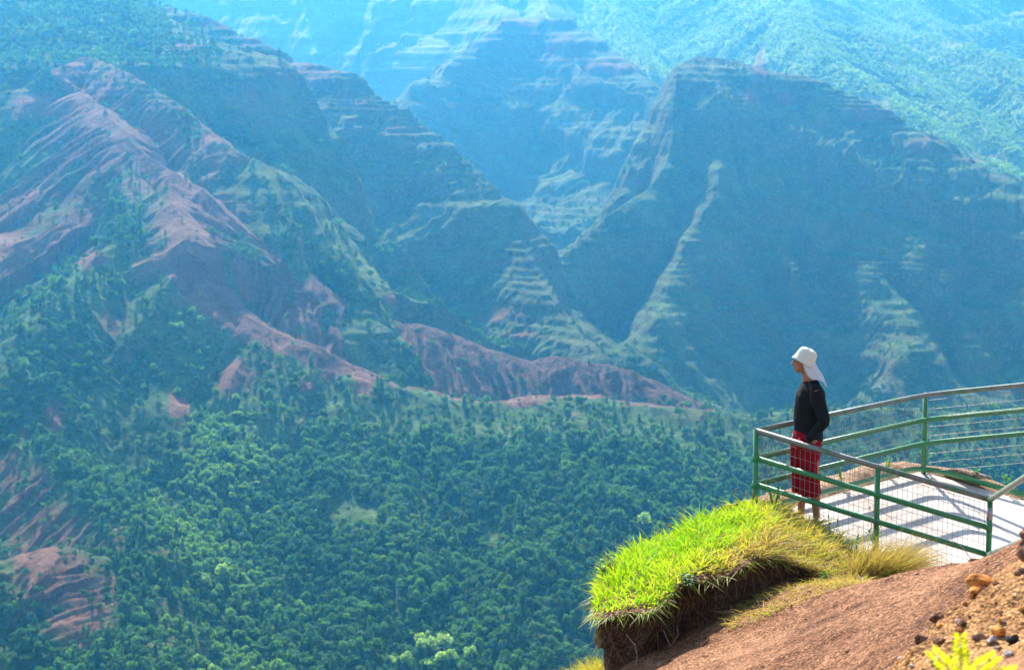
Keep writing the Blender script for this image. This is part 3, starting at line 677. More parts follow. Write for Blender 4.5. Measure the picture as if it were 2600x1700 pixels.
ZZ = slope_z(GX, GY)+.014*fbm(GX*11, GY*11, 3, 209, .7)+.012*rdg((GX*.45+GY*.9)*5, (GX*.9-GY*.45)*1.2, 2, 211)
ZZ = ZZ-3*sst(0, .5, (.082*GY*.62+.02)-GX+.0)          # left edge of the slope breaks off into the canyon
Vg = np.stack([GX, GY, ZZ], -1).reshape(-1, 3); ny, nx = GX.shape; ig = np.arange(ny*nx).reshape(ny, nx)
Qg = np.stack([ig[:-1, :-1], ig[:-1, 1:], ig[1:, 1:], ig[1:, :-1]], -1).reshape(-1, 4)
tag(link('soil_slope', mesh_np('soil_slope', Vg, Qg), M_SOIL, smooth=True), kind='structure')
# nearer orange rubble bank
crest = [(2150,1790,8.0),(2230,1700,8.2),(2300,1612,8.5),(2360,1553,8.8),(2430,1522,9),(2500,1468,9.2),(2560,1440,9.3),(2700,1370,9.4),(2850,1320,9.4)]
c2 = A3(crest)+A3([(2300,1790,7.2),(2450,1650,7.7),(2600,1560,7.9),(2600,1700,6.8),(2450,1790,6.6),(2750,1700,6.5),(2800,1500,7.8)])
for p in crest: q = at(p[0], p[1], p[2]); c2.append((q.x-.25, q.y+.8, q.z-1.0))
f2 = tps(c2)
def rub_z(x, y): return f2(x, y)-.085+.075*fbm(x*3.2, y*3.2, 4, 221, .65)+.03*np.maximum(rdg(x*7, y*7, 2, 223), 0)
gx = np.arange(.9, 4.6, .018); gy = np.arange(5.0, 10.6, .022); GX2, GY2 = np.meshgrid(gx, gy)
Z2 = rub_z(GX2, GY2)+.008*fbm(GX2*28, GY2*28, 2, 225)
V2 = np.stack([GX2, GY2, Z2], -1).reshape(-1, 3); ny, nx = GX2.shape; ig = np.arange(ny*nx).reshape(ny, nx)
tag(link('rubble_bank', mesh_np('rubble_bank', V2, np.stack([ig[:-1, :-1], ig[:-1, 1:], ig[1:, 1:], ig[1:, :-1]], -1).reshape(-1, 4)), M_ORANGE, smooth=True), kind='structure')
# ---- undercut grassy bank (lip, hollow, base) swept along its edge
COL = [((1515,1505,17.8),(1560,1730,17.6),(1560,1468,18.)),((1508,1540,17.),(1546,1730,17.),(1585,1445,18.)),((1516,1566,16.4),(1540,1725,16.5),(1612,1428,18.1)),((1573,1564,16.1),(1590,1700,16.35),(1650,1410,18.2)),
 ((1650,1555,16.),(1640,1674,16.35),(1700,1392,18.3)),((1681,1524,16.1),(1685,1655,16.45),(1740,1374,18.4)),((1712,1500,16.2),(1720,1632,16.5),(1780,1356,18.4)),((1758,1470,16.3),(1760,1610,16.6),(1820,1340,18.5)),
 ((1820,1464,16.4),(1825,1582,16.65),(1870,1326,18.6)),((1897,1434,16.6),(1897,1556,16.85),(1920,1312,18.7)),((1944,1420,16.8),(1950,1526,17.),(1965,1312,18.8)),((1990,1436,16.9),(2000,1500,17.05),(2015,1328,18.8)),
 ((2060,1455,16.9),(2060,1492,17.05),(2080,1360,18.6)),((2140,1478,16.8),(2140,1500,16.95),(2160,1400,18.5)),((2230,1488,16.6),(2230,1505,16.75),(2245,1436,18.45)),((2330,1492,16.),(2330,1510,16.15),(2370,1475,18.2))]
def cap_col(lip, base, cr, k):
    lip = at(*lip); base = at(*base); cr = at(*cr)
    inw = Vector((cr.x-lip.x, cr.y-lip.y, 0)).normalized()
    dep = (lip.z-base.z)
    rec = min(.30, dep*.55)
    if k < 3: rec *= .25
    back = cr+inw*.55+Vector((-.1, 0, -.35)); back2 = cr+inw*1.0+Vector((-.25, .2, -3.2))
    m1 = lip.lerp(cr, .35)+Vector((0, 0, .07)); m2 = lip.lerp(cr, .7)+Vector((0, 0, .05))
    lt = lip+Vector((0, 0, .02)); lb = lip+inw*.02-Vector((0, 0, .05)); u = lip+inw*rec*.8-Vector((0, 0, dep*.22)); w1 = lip+inw*rec-Vector((0, 0, dep*.5)); 
    b1 = base-Vector((0, 0, .0))+inw*.03; b2 = base+inw*.02-Vector((0, 0, .5 if k > 2 else 2.5))
    return [back2, back, cr, m2, m1, lt, lb, u, w1, b1, b2]
cols = np.array([[tuple(p) for p in cap_col(*c, k)] for k, c in enumerate(COL)])
def resamp(A, sub):
    out = []
    for i in range(len(A)-1):
        a, b_, c_, d = A[max(i-1, 0)], A[i], A[i+1], A[min(i+2, len(A)-1)]
        for k in range(sub):
            t = k/sub; out.append(.5*(2*b_+(c_-a)*t+(2*a-5*b_+4*c_-d)*t*t+(3*b_-a-3*c_+d)*t**3))
    out.append(A[-1]); return np.array(out)
BK = resamp(cols, 20); BK = resamp(BK.transpose(1, 0, 2), 9).transpose(1, 0, 2)     # columns x rows x 3
nc, nr = BK.shape[:2]
sN = np.gradient(BK, axis=0); tN = np.gradient(BK, axis=1); nrm = np.cross(sN, tN); nrm /= np.maximum(np.linalg.norm(nrm, axis=2, keepdims=True), 1e-9)
row = np.arange(nr)[None, :]/9.
wall_w = sst(5.6, 6.4, row); ax_, az_ = BK[..., 0], BK[..., 2]*1.0+BK[..., 1]*.5
lw_ = np.exp(-((row-5.6)/1.1)**2); BK = BK.copy(); BK[..., 2] += lw_*.10*fbm(BK[..., 0]*3.3, BK[..., 1]*.5, 3, 331, .6); BK[..., 1] += lw_*.11*fbm(BK[..., 0]*3.8+5, BK[..., 1]*.5, 3, 333, .6)
disp = (.012+.06*wall_w)*fbm(ax_*5, az_*5, 5, 301, .6)+wall_w*.03*rdg(ax_*9, az_*9, 2, 305)
BK = BK+nrm*disp[..., None]
ib = np.arange(nc*nr).reshape(nc, nr)
QB = np.stack([ib[:-1, :-1], ib[1:, :-1], ib[1:, 1:], ib[:-1, 1:]], -1).reshape(-1, 4)
tag(link('earth_bank', mesh_np('earth_bank', BK.reshape(-1, 3), QB), M_DARK, smooth=True), kind='structure')
# ---- low soil berm beyond the far railing
fp_ = [L_.lerp(F_, .1), L_.lerp(F_, .25), L_.lerp(F_, .5), F_, G_, G2_, G3_+Vector((1, -.1, 0))]
fp_ = resamp(np.array([tuple(p) for p in fp_]), 24)
tn = np.gradient(fp_, axis=0); on = np.stack([-tn[:, 1], tn[:, 0]], -1); on /= np.linalg.norm(on, axis=1)[:, None]
rowsb = [(-.02, -.1), (.05, -.04), (.12, -.02), (.24, .0), (.38, -.01), (.5, -.07), (.8, -.4), (1.2, -2.6)]
BR = np.array([[(p[0]+o_[0]*a, p[1]+o_[1]*a, slab_z(p[0]+o_[0]*min(a, .3), p[1]+o_[1]*min(a, .3))+h_) for a, h_ in rowsb] for p, o_ in zip(fp_, on)])
BR = resamp(BR.transpose(1, 0, 2), 6).transpose(1, 0, 2); BR[..., 2] += .05*fbm(BR[..., 0]*5, BR[..., 1]*5, 4, 311, .65)
nb_, mb_ = BR.shape[:2]; ib2 = np.arange(nb_*mb_).reshape(nb_, mb_)
M_BERM = soilmat('tan_soil', [(.38, (.14, .075, .045)), (.5, (.30, .18, .11)), (.62, (.44, .30, .20))], 10, .02)
tag(link('soil_berm', mesh_np('soil_berm', BR.reshape(-1, 3), np.stack([ib2[:-1, :-1], ib2[1:, :-1], ib2[1:, 1:], ib2[:-1, 1:]], -1).reshape(-1, 4)), M_BERM, smooth=True), kind='structure')
# small golden mound below the bank's left corner
mc = at(1500, 1760, 17.2)
u_, v_ = np.meshgrid(np.linspace(0, 2*np.pi, 50), np.linspace(0, 1, 14)); rr_ = v_*1.1
MX = mc.x+rr_*np.cos(u_)*.55+.1; MY = mc.y+rr_*np.sin(u_)*.9; MZ = mc.z+.17-.75*v_**2+.05*fbm(MX*3, MY*3, 3, 321)-1.6*(v_ > .95)
im = np.arange(14*50).reshape(14, 50)
tag(link('lower_bank', mesh_np('lower_bank', np.stack([MX, MY, MZ], -1).reshape(-1, 3), np.stack([im[:-1, :-1], im[:-1, 1:], im[1:, 1:], im[1:, :-1]], -1).reshape(-1, 4)), M_BERM, smooth=True), kind='structure')

# ================================================================ GRASS AND WEEDS
def blade_mat(name, rampc, trans=.5, tcol=(1.45, 1.5, .55)):
    m, nt, out = newmat(name)
    a = nd(nt, 'ShaderNodeAttribute', attribute_name='hue').outputs['Fac']
    c = ramp(nt, a, rampc); surf(nt, out, c, .55, spec=.35, trans=(trans, tcol)); return m
M_GRASS = blade_mat('grass_blades', [(0, (.06, .20, .008)), (.25, (.17, .36, .012)), (.45, (.32, .45, .02)), (.6, (.36, .36, .06)), (.75, (.38, .28, .12)), (1, (.27, .18, .10))])
def blades(name, P, L, W, lean, hue, tagargs, kind='stuff', droop=.5):
    """P roots (n,3); lean (n,3) tip direction; curved blades of three segments"""
    n = len(P); L = L[:, None]; W = W[:, None]
    lean = lean/np.linalg.norm(lean, axis=1)[:, None]
    a = RNG.random(n)*np.pi*2; side = np.stack([np.cos(a), np.sin(a)*.6, np.zeros(n)], -1); side -= lean*(side*lean).sum(1)[:, None]; side /= np.linalg.norm(side, axis=1)[:, None]
    bend = np.stack([lean[:, 0], lean[:, 1], np.zeros(n)], -1)*droop*L*.9+RNG.normal(size=(n, 3))*L*.10
    g = np.array([0, 0, -1.])
    vs = []
    for t, wf in ((0, .8), (.36, 1.), (.7, .75), (1., .08)):
        c = P+lean*L*t+bend*t*t+g*L*(t**2.2)*droop*.45
        vs += [c-side*W*wf*.5, c+side*W*wf*.5]
    V = np.stack(vs, 1).reshape(-1, 3)
    b0 = np.arange(n)[:, None]*8
    Q = np.concatenate([b0+np.array([[0, 1, 3, 2]]), b0+np.array([[2, 3, 5, 4]]), b0+np.array([[4, 5, 7, 6]])], 1).reshape(-1, 4)
    me = mesh_np(name, V, Q); attr(me, 'hue', np.repeat(hue, 8))
    o = link(name, me, M_GRASS); tag(o, *tagargs, kind=kind); return o
def samp(rowa, rowb, n, c0=0., c1=1., pc=1., pr=1.):
    u = (c0+(c1-c0)*RNG.random(n)**pc)*(nc-1.01); v = (rowa+(rowb-rowa)*RNG.random(n)**pr)*9
    i = u.astype(int); j = v.astype(int); fu = (u-i)[:, None]; fv = (v-j)[:, None]
    j = np.minimum(j, nr-2)
    return BK[i, j]*(1-fu)*(1-fv)+BK[i+1, j]*fu*(1-fv)+BK[i, j+1]*(1-fu)*fv+BK[i+1, j+1]*fu*fv, u/(nc-1), v/9
WIND = np.array([.35, -.1, 0])
n = 21000
P, u, v = samp(1.2, 5.0, n, 0, .86)
vm = 5.0-.3*RNG.random(n); ok_ = v < vm; P, u, v = P[ok_], u[ok_], v[ok_]; n = len(P)
cl = fbm(P[:, 0]*2.2, P[:, 1]*2.2, 3, 401); cl2 = fbm(P[:, 0]*9, P[:, 1]*9, 2, 403)
front = sst(3.2, 5.2, v)
hue = .33+.16*cl+.10*RNG.normal(size=n)*1.+.22*front*sst(.35, .6, u)*1.2+.50*sst(.5, .78, u)+.12*front
dry = RNG.random(n) < (.05+.10*front+.3*sst(.6, .8, u)); hue = np.clip(np.where(dry, .6+.35*RNG.random(n), hue), .03, .98)
Ln = (.065+.10*RNG.random(n)+.15*np.maximum(cl2, -.3)+.04*(cl > .1)+.12*(RNG.random(n) < .03))*(1-.25*sst(.6, .85, u))*(1-.42*front)
keep = RNG.random(n) < (.55+.8*(cl2+.5))*(1-.55*sst(.66, .84, u))
lean = np.stack([RNG.normal(size=n)*.5+.22, RNG.normal(size=n)*.45-.05-.22*front, .95-.15*front+0*u], -1)
k = keep
blades('grass', P[k], Ln[k], (.007+.006*RNG.random(n))[k], lean[k], hue[k], ('bright lime green grass capping the undercut bank', 'grass'))
n = 900
P, u, v = samp(1.0, 4.6, n, 0, .9)
blades('tall_grass', P, .16+.16*RNG.random(n), .003+.002*RNG.random(n), np.stack([RNG.normal(size=n)*.35+.25, RNG.normal(size=n)*.3, 1+0*u], -1), np.clip(.25+.5*RNG.random(n), 0, 1), ('taller thin grass stalks rising out of the lime green cap', 'grass'), droop=.45)
# hanging fringe at the lip
n = 800
P, u, v = samp(4.8, 5.6, n, .02, .74, 1.5)
hue = np.clip(.2+.3*RNG.random(n)+.4*(RNG.random(n) < .4)+.15*u, .05, .98)
lean = np.stack([RNG.normal(size=n)*.6+.1, -.75+RNG.normal(size=n)*.35, -.1+RNG.normal(size=n)*.55], -1)
lean[:, 0] -= .5*(u < .17)
blades('hanging_grass', P, .03+.10*RNG.random(n)**3, .005+.003*RNG.random(n), lean, hue, ('grass and dead stems hanging over the bank edge', 'grass'), droop=.9)
# roots and dead stems inside the hollow
n = 220
P, u, v = samp(6.2, 8.4, n, .05, .72)
lean = np.stack([RNG.normal(size=n)*.5, -.5+RNG.normal(size=n)*.3, -.9+RNG.normal(size=n)*.4], -1)
blades('roots', P, .06+.2*RNG.random(n)**2, .003+.002*RNG.random(n), lean, .8+.2*RNG.random(n), ('thin dead roots dangling in the dark hollow', 'roots'), droop=.7)
# dry golden straw on the right shoulder and on the slope below it
n = 9000
pxs = RNG.uniform(1850, 2200, n); D_ = RNG.uniform(15.6, 17.2, n); xs = (pxs-CX)/F_PX*D_*1.02; zs = slope_z(xs, D_)
ppx, ppy = proj(xs, D_, zs); q = fbm(xs*3, D_*3, 3, 411)
k = (ppy < 1600-.32*(ppx-1850)+q*60) & (RNG.random(n) < .35+q) 
P = np.stack([xs, D_, zs], -1)[k]; n = len(P)
blades('dry_grass', P, .04+.10*RNG.random(n)**1.5, .003+.0035*RNG.random(n), np.stack([RNG.normal(size=n)*.7+.2, RNG.normal(size=n)*.5-.3, .5+.3*RNG.random(n)], -1), np.clip(.70+.3*RNG.random(n)-.35*(RNG.random(n) < .08), 0, 1), ('short dry golden grass on the brown slope', 'grass'), droop=.7)
n = 3800
P, u, v = samp(2.6, 6.5, n, .64, .97)
blades('dry_grass', P, .06+.14*RNG.random(n), .003+.003*RNG.random(n), np.stack([RNG.normal(size=n)*.5+.3, RNG.normal(size=n)*.4-.3, .8+0*u], -1), np.clip(.66+.32*RNG.random(n)-.35*(RNG.random(n) < .15), 0, 1), ('golden grass on the shoulder beside the railing', 'grass'), droop=.7)
# lower-left golden grass
n = 2600
a = RNG.random(n)*6.28; r = RNG.random(n)**.5*.95
P = np.stack([mc.x+.1+r*np.cos(a)*.6, mc.y+r*np.sin(a)*.95, mc.z+.17-.62*r**2], -1)
blades('golden_grass', P, .10+.18*RNG.random(n), .004+.003*RNG.random(n), np.stack([RNG.normal(size=n)*.35-.15, RNG.normal(size=n)*.3, 1+0*a], -1), np.clip(.55+.3*RNG.random(n), 0, 1), ('pale golden grass below the bank at the lower left corner of the ledge', 'grass'), droop=.5)
# big windblown tufts: one thing each
def tuft(px_, py_, D, n, r, h, lab, leanx=.55, hue0=.62, name='grass_tuft'):
    c = at(px_, py_, D); a = RNG.random(n)*6.28; q = RNG.random(n)**.6*r
    P = np.stack([c.x+q*np.cos(a), c.y+q*np.sin(a)*.6, c.z-.03+0*a], -1)
    lean = np.stack([leanx+np.cos(a)*q/r*.35+RNG.normal(size=n)*.16, np.sin(a)*.2+RNG.normal(size=n)*.15-.05, .9+0*a], -1)
    L = h*(.45+.55*RNG.random(n)**.7)
    return blades(name, P, L, .0028+.003*RNG.random(n), lean, np.clip(hue0+.25*RNG.random(n)-.28*(RNG.random(n) < .12), 0, 1), (lab, 'grass tuft'), kind='thing', droop=.5)
tuft(2215, 1476, 16.9, 1500, .22, .62, 'tall dry golden grass tuft blown to the right in front of the lower rail', .42, .80)
tuft(2295, 1476, 17.1, 900, .16, .32, 'smaller brown grass tuft at the right end of the golden tufts', .45, .78)
tuft(2160, 1505, 16.6, 900, .16, .28, 'low golden grass tuft leaning over the brown slope, left of the tall tuft', .3, .7)
tuft(2270, 1490, 16.3, 500, .14, .34, 'sparse green and gold grass stems arching along the slope edge', 1.3, .45)
# stems with seed heads standing above the grass
b = MB()
for (px_, py_, D, h, dx) in [(1572,1425,18,.16,.03),(1568,1430,18,.2,-.02),(1690,1375,18.3,.14,.02),(1700,1372,18.3,.13,0),(1742,1352,18.4,.22,-.05),(1748,1355,18.4,.16,.03),(1785,1340,18.4,.18,.08),(1832,1320,18.5,.12,0),(1860,1300,18.6,.2,.02),(1883,1300,18.6,.17,.03),(1910,1290,18.6,.14,.0),(1520,1490,17.6,.12,-.03),(2210,1365,18.2,.25,.02),(2215,1370,18.2,.3,-.03)]:
    p = at(px_, py_, D); t = p+Vector((dx, 0, h)); b.tube([p, p.lerp(t, .5)+Vector((-dx*.2, 0, 0)), t], [.0025, .002, .0015], 4)
    b.tube([t, t+Vector((dx*.2+.004, 0, .02)), t+Vector((dx*.3+.006, 0, .045))], [.003, .008, .002], 6)
M_STRAW, nt, out = newmat('straw'); surf(nt, out, (.42, .32, .18), .8, trans=(.3, (1.2, 1., .7)))
tag(b.obj('seed_stems', M_STRAW), 'thin seed stems standing above the grass edge', 'grass stems', kind='stuff')
M_WEED = leafmat('weed_leaves', [(.1, (.04, .15, .01)), (.5, (.09, .28, .015)), (.9, (.2, .42, .03))], .5, (1.5, 1.8, .4), .5, 8)
M_WEEDD = leafmat('dark_weed_leaves', [(.1, (.02, .08, .012)), (.5, (.03, .13, .015)), (.9, (.06, .2, .02))], .4, (1.4, 1.7, .4), .5, 8)
def weed(px_, py_, D, h, n, lab, ll=.07, lw=.018, m=None, up=.6, cat='weed', stems=3, z=None, group=None, name='weed_plant'):
    c = at(px_, py_, D)
    if z is not None: c.z = z
    root = tag(empty(name, c), lab, cat, group)
    st = MB(); lf = MB()
    for s in range(stems):
        a = random.random()*6.28; top = Vector((math.cos(a)*h*.3, math.sin(a)*h*.2, h*random.uniform(.75, 1)))
        st.tube([Vector((0, 0, -.03)), top*.5+Vector((0, 0, h*.08)), top], [.004, .003, .0015], 5)
        for i in range(n):
            t = (i+.6)/n; o = top*t; an = i*2.4+random.random(); l = ll*(1.1-.5*t)*random.uniform(.8, 1.2)
            d = Vector((math.cos(an), math.sin(an)*.8, up*random.uniform(.4, 1.3))).normalized(); sd_ = d.cross(Vector((0, 0, 1))).normalized()*lw*.5*random.uniform(.8, 1.2)
            m1 = o+d*l*.35+Vector((0, 0, .004)); m2 = o+d*l*.72; tip = o+d*l-Vector((0, 0, l*.18))
            lf.add([o, m1-sd_, m1+sd_, m2-sd_*.85, m2+sd_*.85, tip], [(0, 2, 1), (1, 2, 4, 3), (3, 4, 5)])
    st.obj('stem', m or M_WEED, root); lf.obj('leaves', m or M_WEED, root, False); return root
weed(1533,1478,17.5,.26,9,'dark leafy weed at the left tip of the grassy bank',.09,.045,M_WEEDD,.3,stems=4)
weed(1745,1488,16.15,.12,7,'broad-leaved green weed in the hollow under the bank lip',.07,.04,M_WEEDD,.2,stems=4)
weed(1965,1290,18.6,.22,8,'leafy green weed at the foot of the left corner post',.07,.02,None,.6,stems=6)
weed(2108,1385,18.2,.30,12,'tall narrow-leaved green weed left of the middle post',.11,.014,None,1.1,stems=2)
weed(2165,1418,17.8,.24,11,'spiky green weed just left of the middle post foot',.09,.014,None,.9,stems=3)
weed(2222,1400,18.1,.24,9,'green weed growing against the middle post foot',.12,.018,None,1.,stems=2)
weed(2090,1480,16.75,.12,8,'small green weed in the dry grass of the shoulder',.07,.014,None,.8,stems=3)
weed(2345,1476,16.2,.10,8,'small green weed right of the brown grass tuft',.07,.018,None,.4,stems=4)
weed(1865,1600,15.9,.06,6,'tiny green rosette on the brown slope',.035,.014,M_WEEDD,.5,stems=3)
weed(1957,1610,15.4,.06,6,'tiny dark rosette on the brown slope, right of the stick',.035,.016,M_WEEDD,.5,stems=3)
for i, (t, seg, hh, lab) in enumerate([(.12,'LF',.12,'low weed beyond the mesh just right of the man'),(.52,'LF',.2,'bright weed beyond the far mesh, midway to the far post'),(.8,'LF',.13,'small weed beyond the far mesh close to the far post'),(.93,'FG',.16,'leafy weed patch beyond the far mesh near the right edge'),(.62,'FG',.12,'low weed between the flat stone and the right edge'),(.05,'FG',.2,'thin upright weed at the far post')]):
    A, B = (L_, F_) if seg == 'LF' else (F_, G_); p = A.lerp(B, t); y = p.y+.18
    c = Vector((p.x-.03, y, slab_z(p.x, y)+.07)); ppx_, ppy_ = proj(c.x, c.y, c.z)
    weed(ppx_, ppy_, c.y, hh, 7, lab, .06, .022, None, .7, stems=4)

# ================================================================ STONES, STICKS
def stone(px_, py_, D, sx, sy, sz_, lab, m, seed, cat='rock', zfun=None, name='rock', group=None, sink=.3, sub=4):
    c = at(px_, py_, D)
    if zfun is not None: c.z = float(zfun(np.array([c.x]), np.array([c.y]))[0])+sz_*(.5-sink)
    bm = bmesh.new(); bmesh.ops.create_icosphere(bm, subdivisions=sub, radius=.5)
    co = np.array([tuple(v.co) for v in bm.verts]); 
    rg = np.random.default_rng(seed)
    for _ in range(14):     # flat facets
        d = rg.normal(size=3); d /= np.linalg.norm(d); h = .24+.16*rg.random(); e = np.maximum(co@d-h, 0); co -= e[:, None]*d*.92
    co *= (1+.22*fbm(co[:, 0]*3+seed, co[:, 1]*3+co[:, 2]*2.2, 4, seed))[:, None]
    co *= (sx, sy, sz_)
    for v, q in zip(bm.verts, co): v.co = q
    me = bpy.data.meshes.new(name); bm.to_mesh(me); bm.free()
    o = link(name, me, m, smooth=(sub > 2)); o.location = c; o.rotation_euler = (rg.uniform(-.2, .2), rg.uniform(-.2, .2), rg.uniform(-.5, .5))
    return tag(o, lab, cat, group)
M_RORG = soilmat('orange_rock', [(.4, (.20, .07, .02)), (.5, (.52, .20, .045)), (.62, (.68, .34, .10))], 5, .012)
M_RBRN = soilmat('brown_rock', [(.4, (.07, .035, .022)), (.5, (.20, .10, .06)), (.62, (.36, .20, .12))], 8, .03)
M_RBLK = soilmat('black_rock', [(.4, (.012, .013, .016)), (.52, (.035, .037, .042)), (.65, (.10, .10, .11))], 9, .008)
M_RGRY = soilmat('pale_rock', [(.4, (.20, .17, .15)), (.52, (.40, .36, .33)), (.65, (.6, .56, .52))], 9, .008)
M_RTAN = soilmat('tan_rock', [(.4, (.13, .08, .055)), (.52, (.28, .19, .14)), (.65, (.42, .32, .25))], 8, .02)
stone(2497,1490,8.9,.16,.12,.10,'rounded orange rock with a dark top on the near rubble bank',M_RORG,3,zfun=rub_z,sink=.15)
stone(2474,1512,8.75,.08,.08,.09,'cracked orange rock at the left foot of the rounded orange rock',M_RORG,5,zfun=rub_z,sink=.3)
stone(2606,1405,8.7,.10,.12,.15,'dark brown lumpy rock at the right edge of the rubble bank',M_RBRN,7,sink=.1)
stone(2604,1362,8.75,.06,.08,.08,'small reddish rock on top of the dark lumpy rock',M_RBRN,9,sink=.1)
stone(2590,1452,8.5,.07,.07,.07,'dark red rock under the lumpy rock at the right edge',M_RBRN,11)
stone(2348,1640,7.75,.055,.05,.05,'round black stone on the rubble bank, left of the yellow plant',M_RBLK,13,zfun=rub_z,sink=.2)
stone(2447,1634,7.7,.065,.05,.045,'angular black stone on the rubble bank, right of the yellow plant',M_RBLK,15,zfun=rub_z,sink=.2)
stone(2318,1608,8.05,.03,.03,.02,'small pale stone above the round black stone',M_RGRY,17,zfun=rub_z,sink=.3)
stone(2424,1585,8.,.035,.03,.02,'white chip of stone in the middle of the rubble bank',M_RGRY,19,zfun=rub_z,sink=.3)
stone(2520,1590,7.8,.055,.05,.035,'pale grey stone on the right of the rubble bank',M_RGRY,21,zfun=rub_z,sink=.3)
stone(2575,1590,7.7,.07,.05,.06,'dark stone beside the pale grey stone at the right edge',M_RBLK,23,zfun=rub_z,sink=.3)
stone(2565,1625,7.4,.05,.05,.03,'pale flat stone at the right edge below the dark stone',M_RGRY,25,zfun=rub_z,sink=.3)
stone(2275,1672,7.9,.08,.07,.06,'brown clod on the left edge of the rubble bank, lowest of the clods',M_RBRN,27,zfun=rub_z,sink=.3)
stone(2340,1580,8.4,.10,.08,.07,'brown clod on the left edge of the rubble bank, uppermost of the clods',M_RBRN,29,zfun=rub_z,sink=.3)
stone(2310,1690,7.5,.05,.05,.035,'pale stone near the bottom edge of the rubble bank',M_RGRY,31,zfun=rub_z,sink=.3)
stone(2380,1540,8.7,.09,.08,.06,'brown clod on the crest left of the orange rocks',M_RBRN,33,zfun=rub_z,sink=.3)
stone(1832,1318,18.55,.17,.14,.12,'brown rock on the grassy skyline left of the corner post',M_RTAN,41,sink=.3)
stone(1855,1306,18.8,.14,.14,.12,'small pale rock behind the brown skyline rock',M_RTAN,43,sink=.3)
p = F_.lerp(G_, .45); y = p.y+.22; pp = proj(p.x, y, slab_z(p.x, y)+.06)
stone(pp[0],pp[1],y,.62,.3,.13,'long flat tan stone beyond the far mesh',M_RTAN,45,cat='stone')
stone(2480,1432,17.6,.2,.16,.14,'dark rock against the foot of the right corner post',M_RBRN,47)
rg = np.random.default_rng(5)
for k in range(22):     # loose stones on the brown slope
    ppx_ = rg.uniform(1640, 2560); D = rg.uniform(10.5, 16.); x = (ppx_-CX)/F_PX*D*1.03; z = float(slope_z(np.array([x]), np.array([D]))[0]); q = proj(x, D, z)
    if q[1] > 1720 or q[0] > 2590 or q[1] < 1450: continue
    s = rg.uniform(.012, .036)
    dark = rg.random() < .6
    stone(q[0], q[1], D, s*1.3, s, s*.8, ('small dark' if dark else 'small reddish')+' stone lying loose on the brown slope', M_RBRN if dark else M_SOIL, 100+k, zfun=slope_z, name='loose_stone', cat='stone', group=('small dark' if dark else 'small reddish')+' loose stones on the brown slope', sub=2)
for k in range(170):    # pebbles of the rubble bank
    x = rg.uniform(1.5, 2.6); y = rg.uniform(6.4, 9.3); z = float(rub_z(np.array([x]), np.array([y]))[0]); q = proj(x, y, z)
    if not (2180 < q[0] < 2610 and 1440 < q[1] < 1715): continue
    s = rg.uniform(.012, .036)*(1+(rg.random() < .12)); t = rg.choice(3, p=[.45, .3, .25]); w_ = ('orange', 'dark', 'pale')[t]
    stone(q[0], q[1], y, s*1.3, s*1.1, s*.9, w_+' pebble among the orange rubble', (M_RORG, M_RBRN, M_RGRY)[t], 300+k, zfun=rub_z, name='pebble', cat='pebble', group=w_+' pebbles of the rubble bank', sub=2)
M_STICK, nt, out = newmat('dry_wood'); surf(nt, out, ramp(nt, noise(nt, objco(nt), 40, 3), [(.3, (.2, .14, .1)), (.7, (.42, .34, .27))]), .85)
def stick(pts, r, lab):
    P = [at(*p) for p in pts]; o0 = P[0].copy(); b = MB(); b.tube([p-o0 for p in P], [r*(1-.5*i/(len(P)-1)) for i in range(len(P))], 7)
    o = b.obj('stick', M_STICK); o.location = o0; tag(o, lab, 'stick'); return o
stick([(2022,1533,16.2),(2000,1540,16.1),(1992,1548,16.05),(1990,1572,15.9)], .012, 'short bent grey stick lying on the brown slope below the grass')
stick([(1932,1600,15.6),(1945,1592,15.65),(1965,1588,15.7)], .005, 'thin pale twig on the brown slope left of the dark rosette')
stick([(2002,1606,15.2),(2030,1580,15.4),(2062,1550,15.7)], .005, 'long straight straw lying across the dry grass edge')
stick([(2468,1420,16.9),(2440,1385,17.1),(2415,1368,17.2),(2370,1350,17.3)], .0035, 'thin bare arching twig in front of the mesh by the right post')
stick([(1590,1610,16.1),(1612,1635,16.0),(1618,1665,15.95),(1612,1690,15.9)], .005, 'pale root hanging down the left of the dark hollow')
stick([(1685,1600,16.),(1702,1640,15.9),(1722,1610,15.9),(1720,1590,16.)], .004, 'looping pale root in the middle of the dark hollow')
# blurred yellow-green plant close to the camera
c = at(2440, 1742, 5.6); yp = tag(empty('yellow_plant', c), 'yellow-green feathery plant close to the camera at the bottom edge', 'plant')
yp.scale = (.88,)*3
M_YEL, nt, out = newmat('yellow_leaves'); surf(nt, out, (.48, .50, .02), .6, trans=(.55, (1.3, 1.3, .3)))
for k, (dx, dz, ln) in enumerate([(.0, .17, .19), (-.1, .12, .15), (.11, .11, .15), (-.05, .05, .12), (.17, .07, .15), (.05, .06, .1)]):
    st = MB(); lf = MB(); tip = Vector((dx, -.02*k+.03, dz)); d = tip.normalized(); st.tube([Vector((0, 0, -.05)), tip*.5+Vector((0, 0, .01)), tip], [.0025, .002, .001], 5)
    fr = st.obj('stem', M_YEL, yp)
    for i in range(16):
        t = .2+.8*i/15; o = tip*t+Vector((0, 0, .01*(1-abs(2*t-1))))
        for s in (-1, 1):
            sd_ = d.cross(Vector((0, 1, 0))).normalized()*s; q = (sd_*.8+d*.5+Vector((0, random.uniform(-.4, .4), 0))).normalized(); l = .038*(1.15-.7*abs(t-.5))
            w_ = q.cross(Vector((0, 1, 0))).normalized()*.004; lf.add([o, o+q*l*.5-w_, o+q*l, o+q*l*.5+w_], [(0, 1, 2, 3)])
    lf.obj('frond', M_YEL, yp, False)
print('foreground', time.time()-T0)
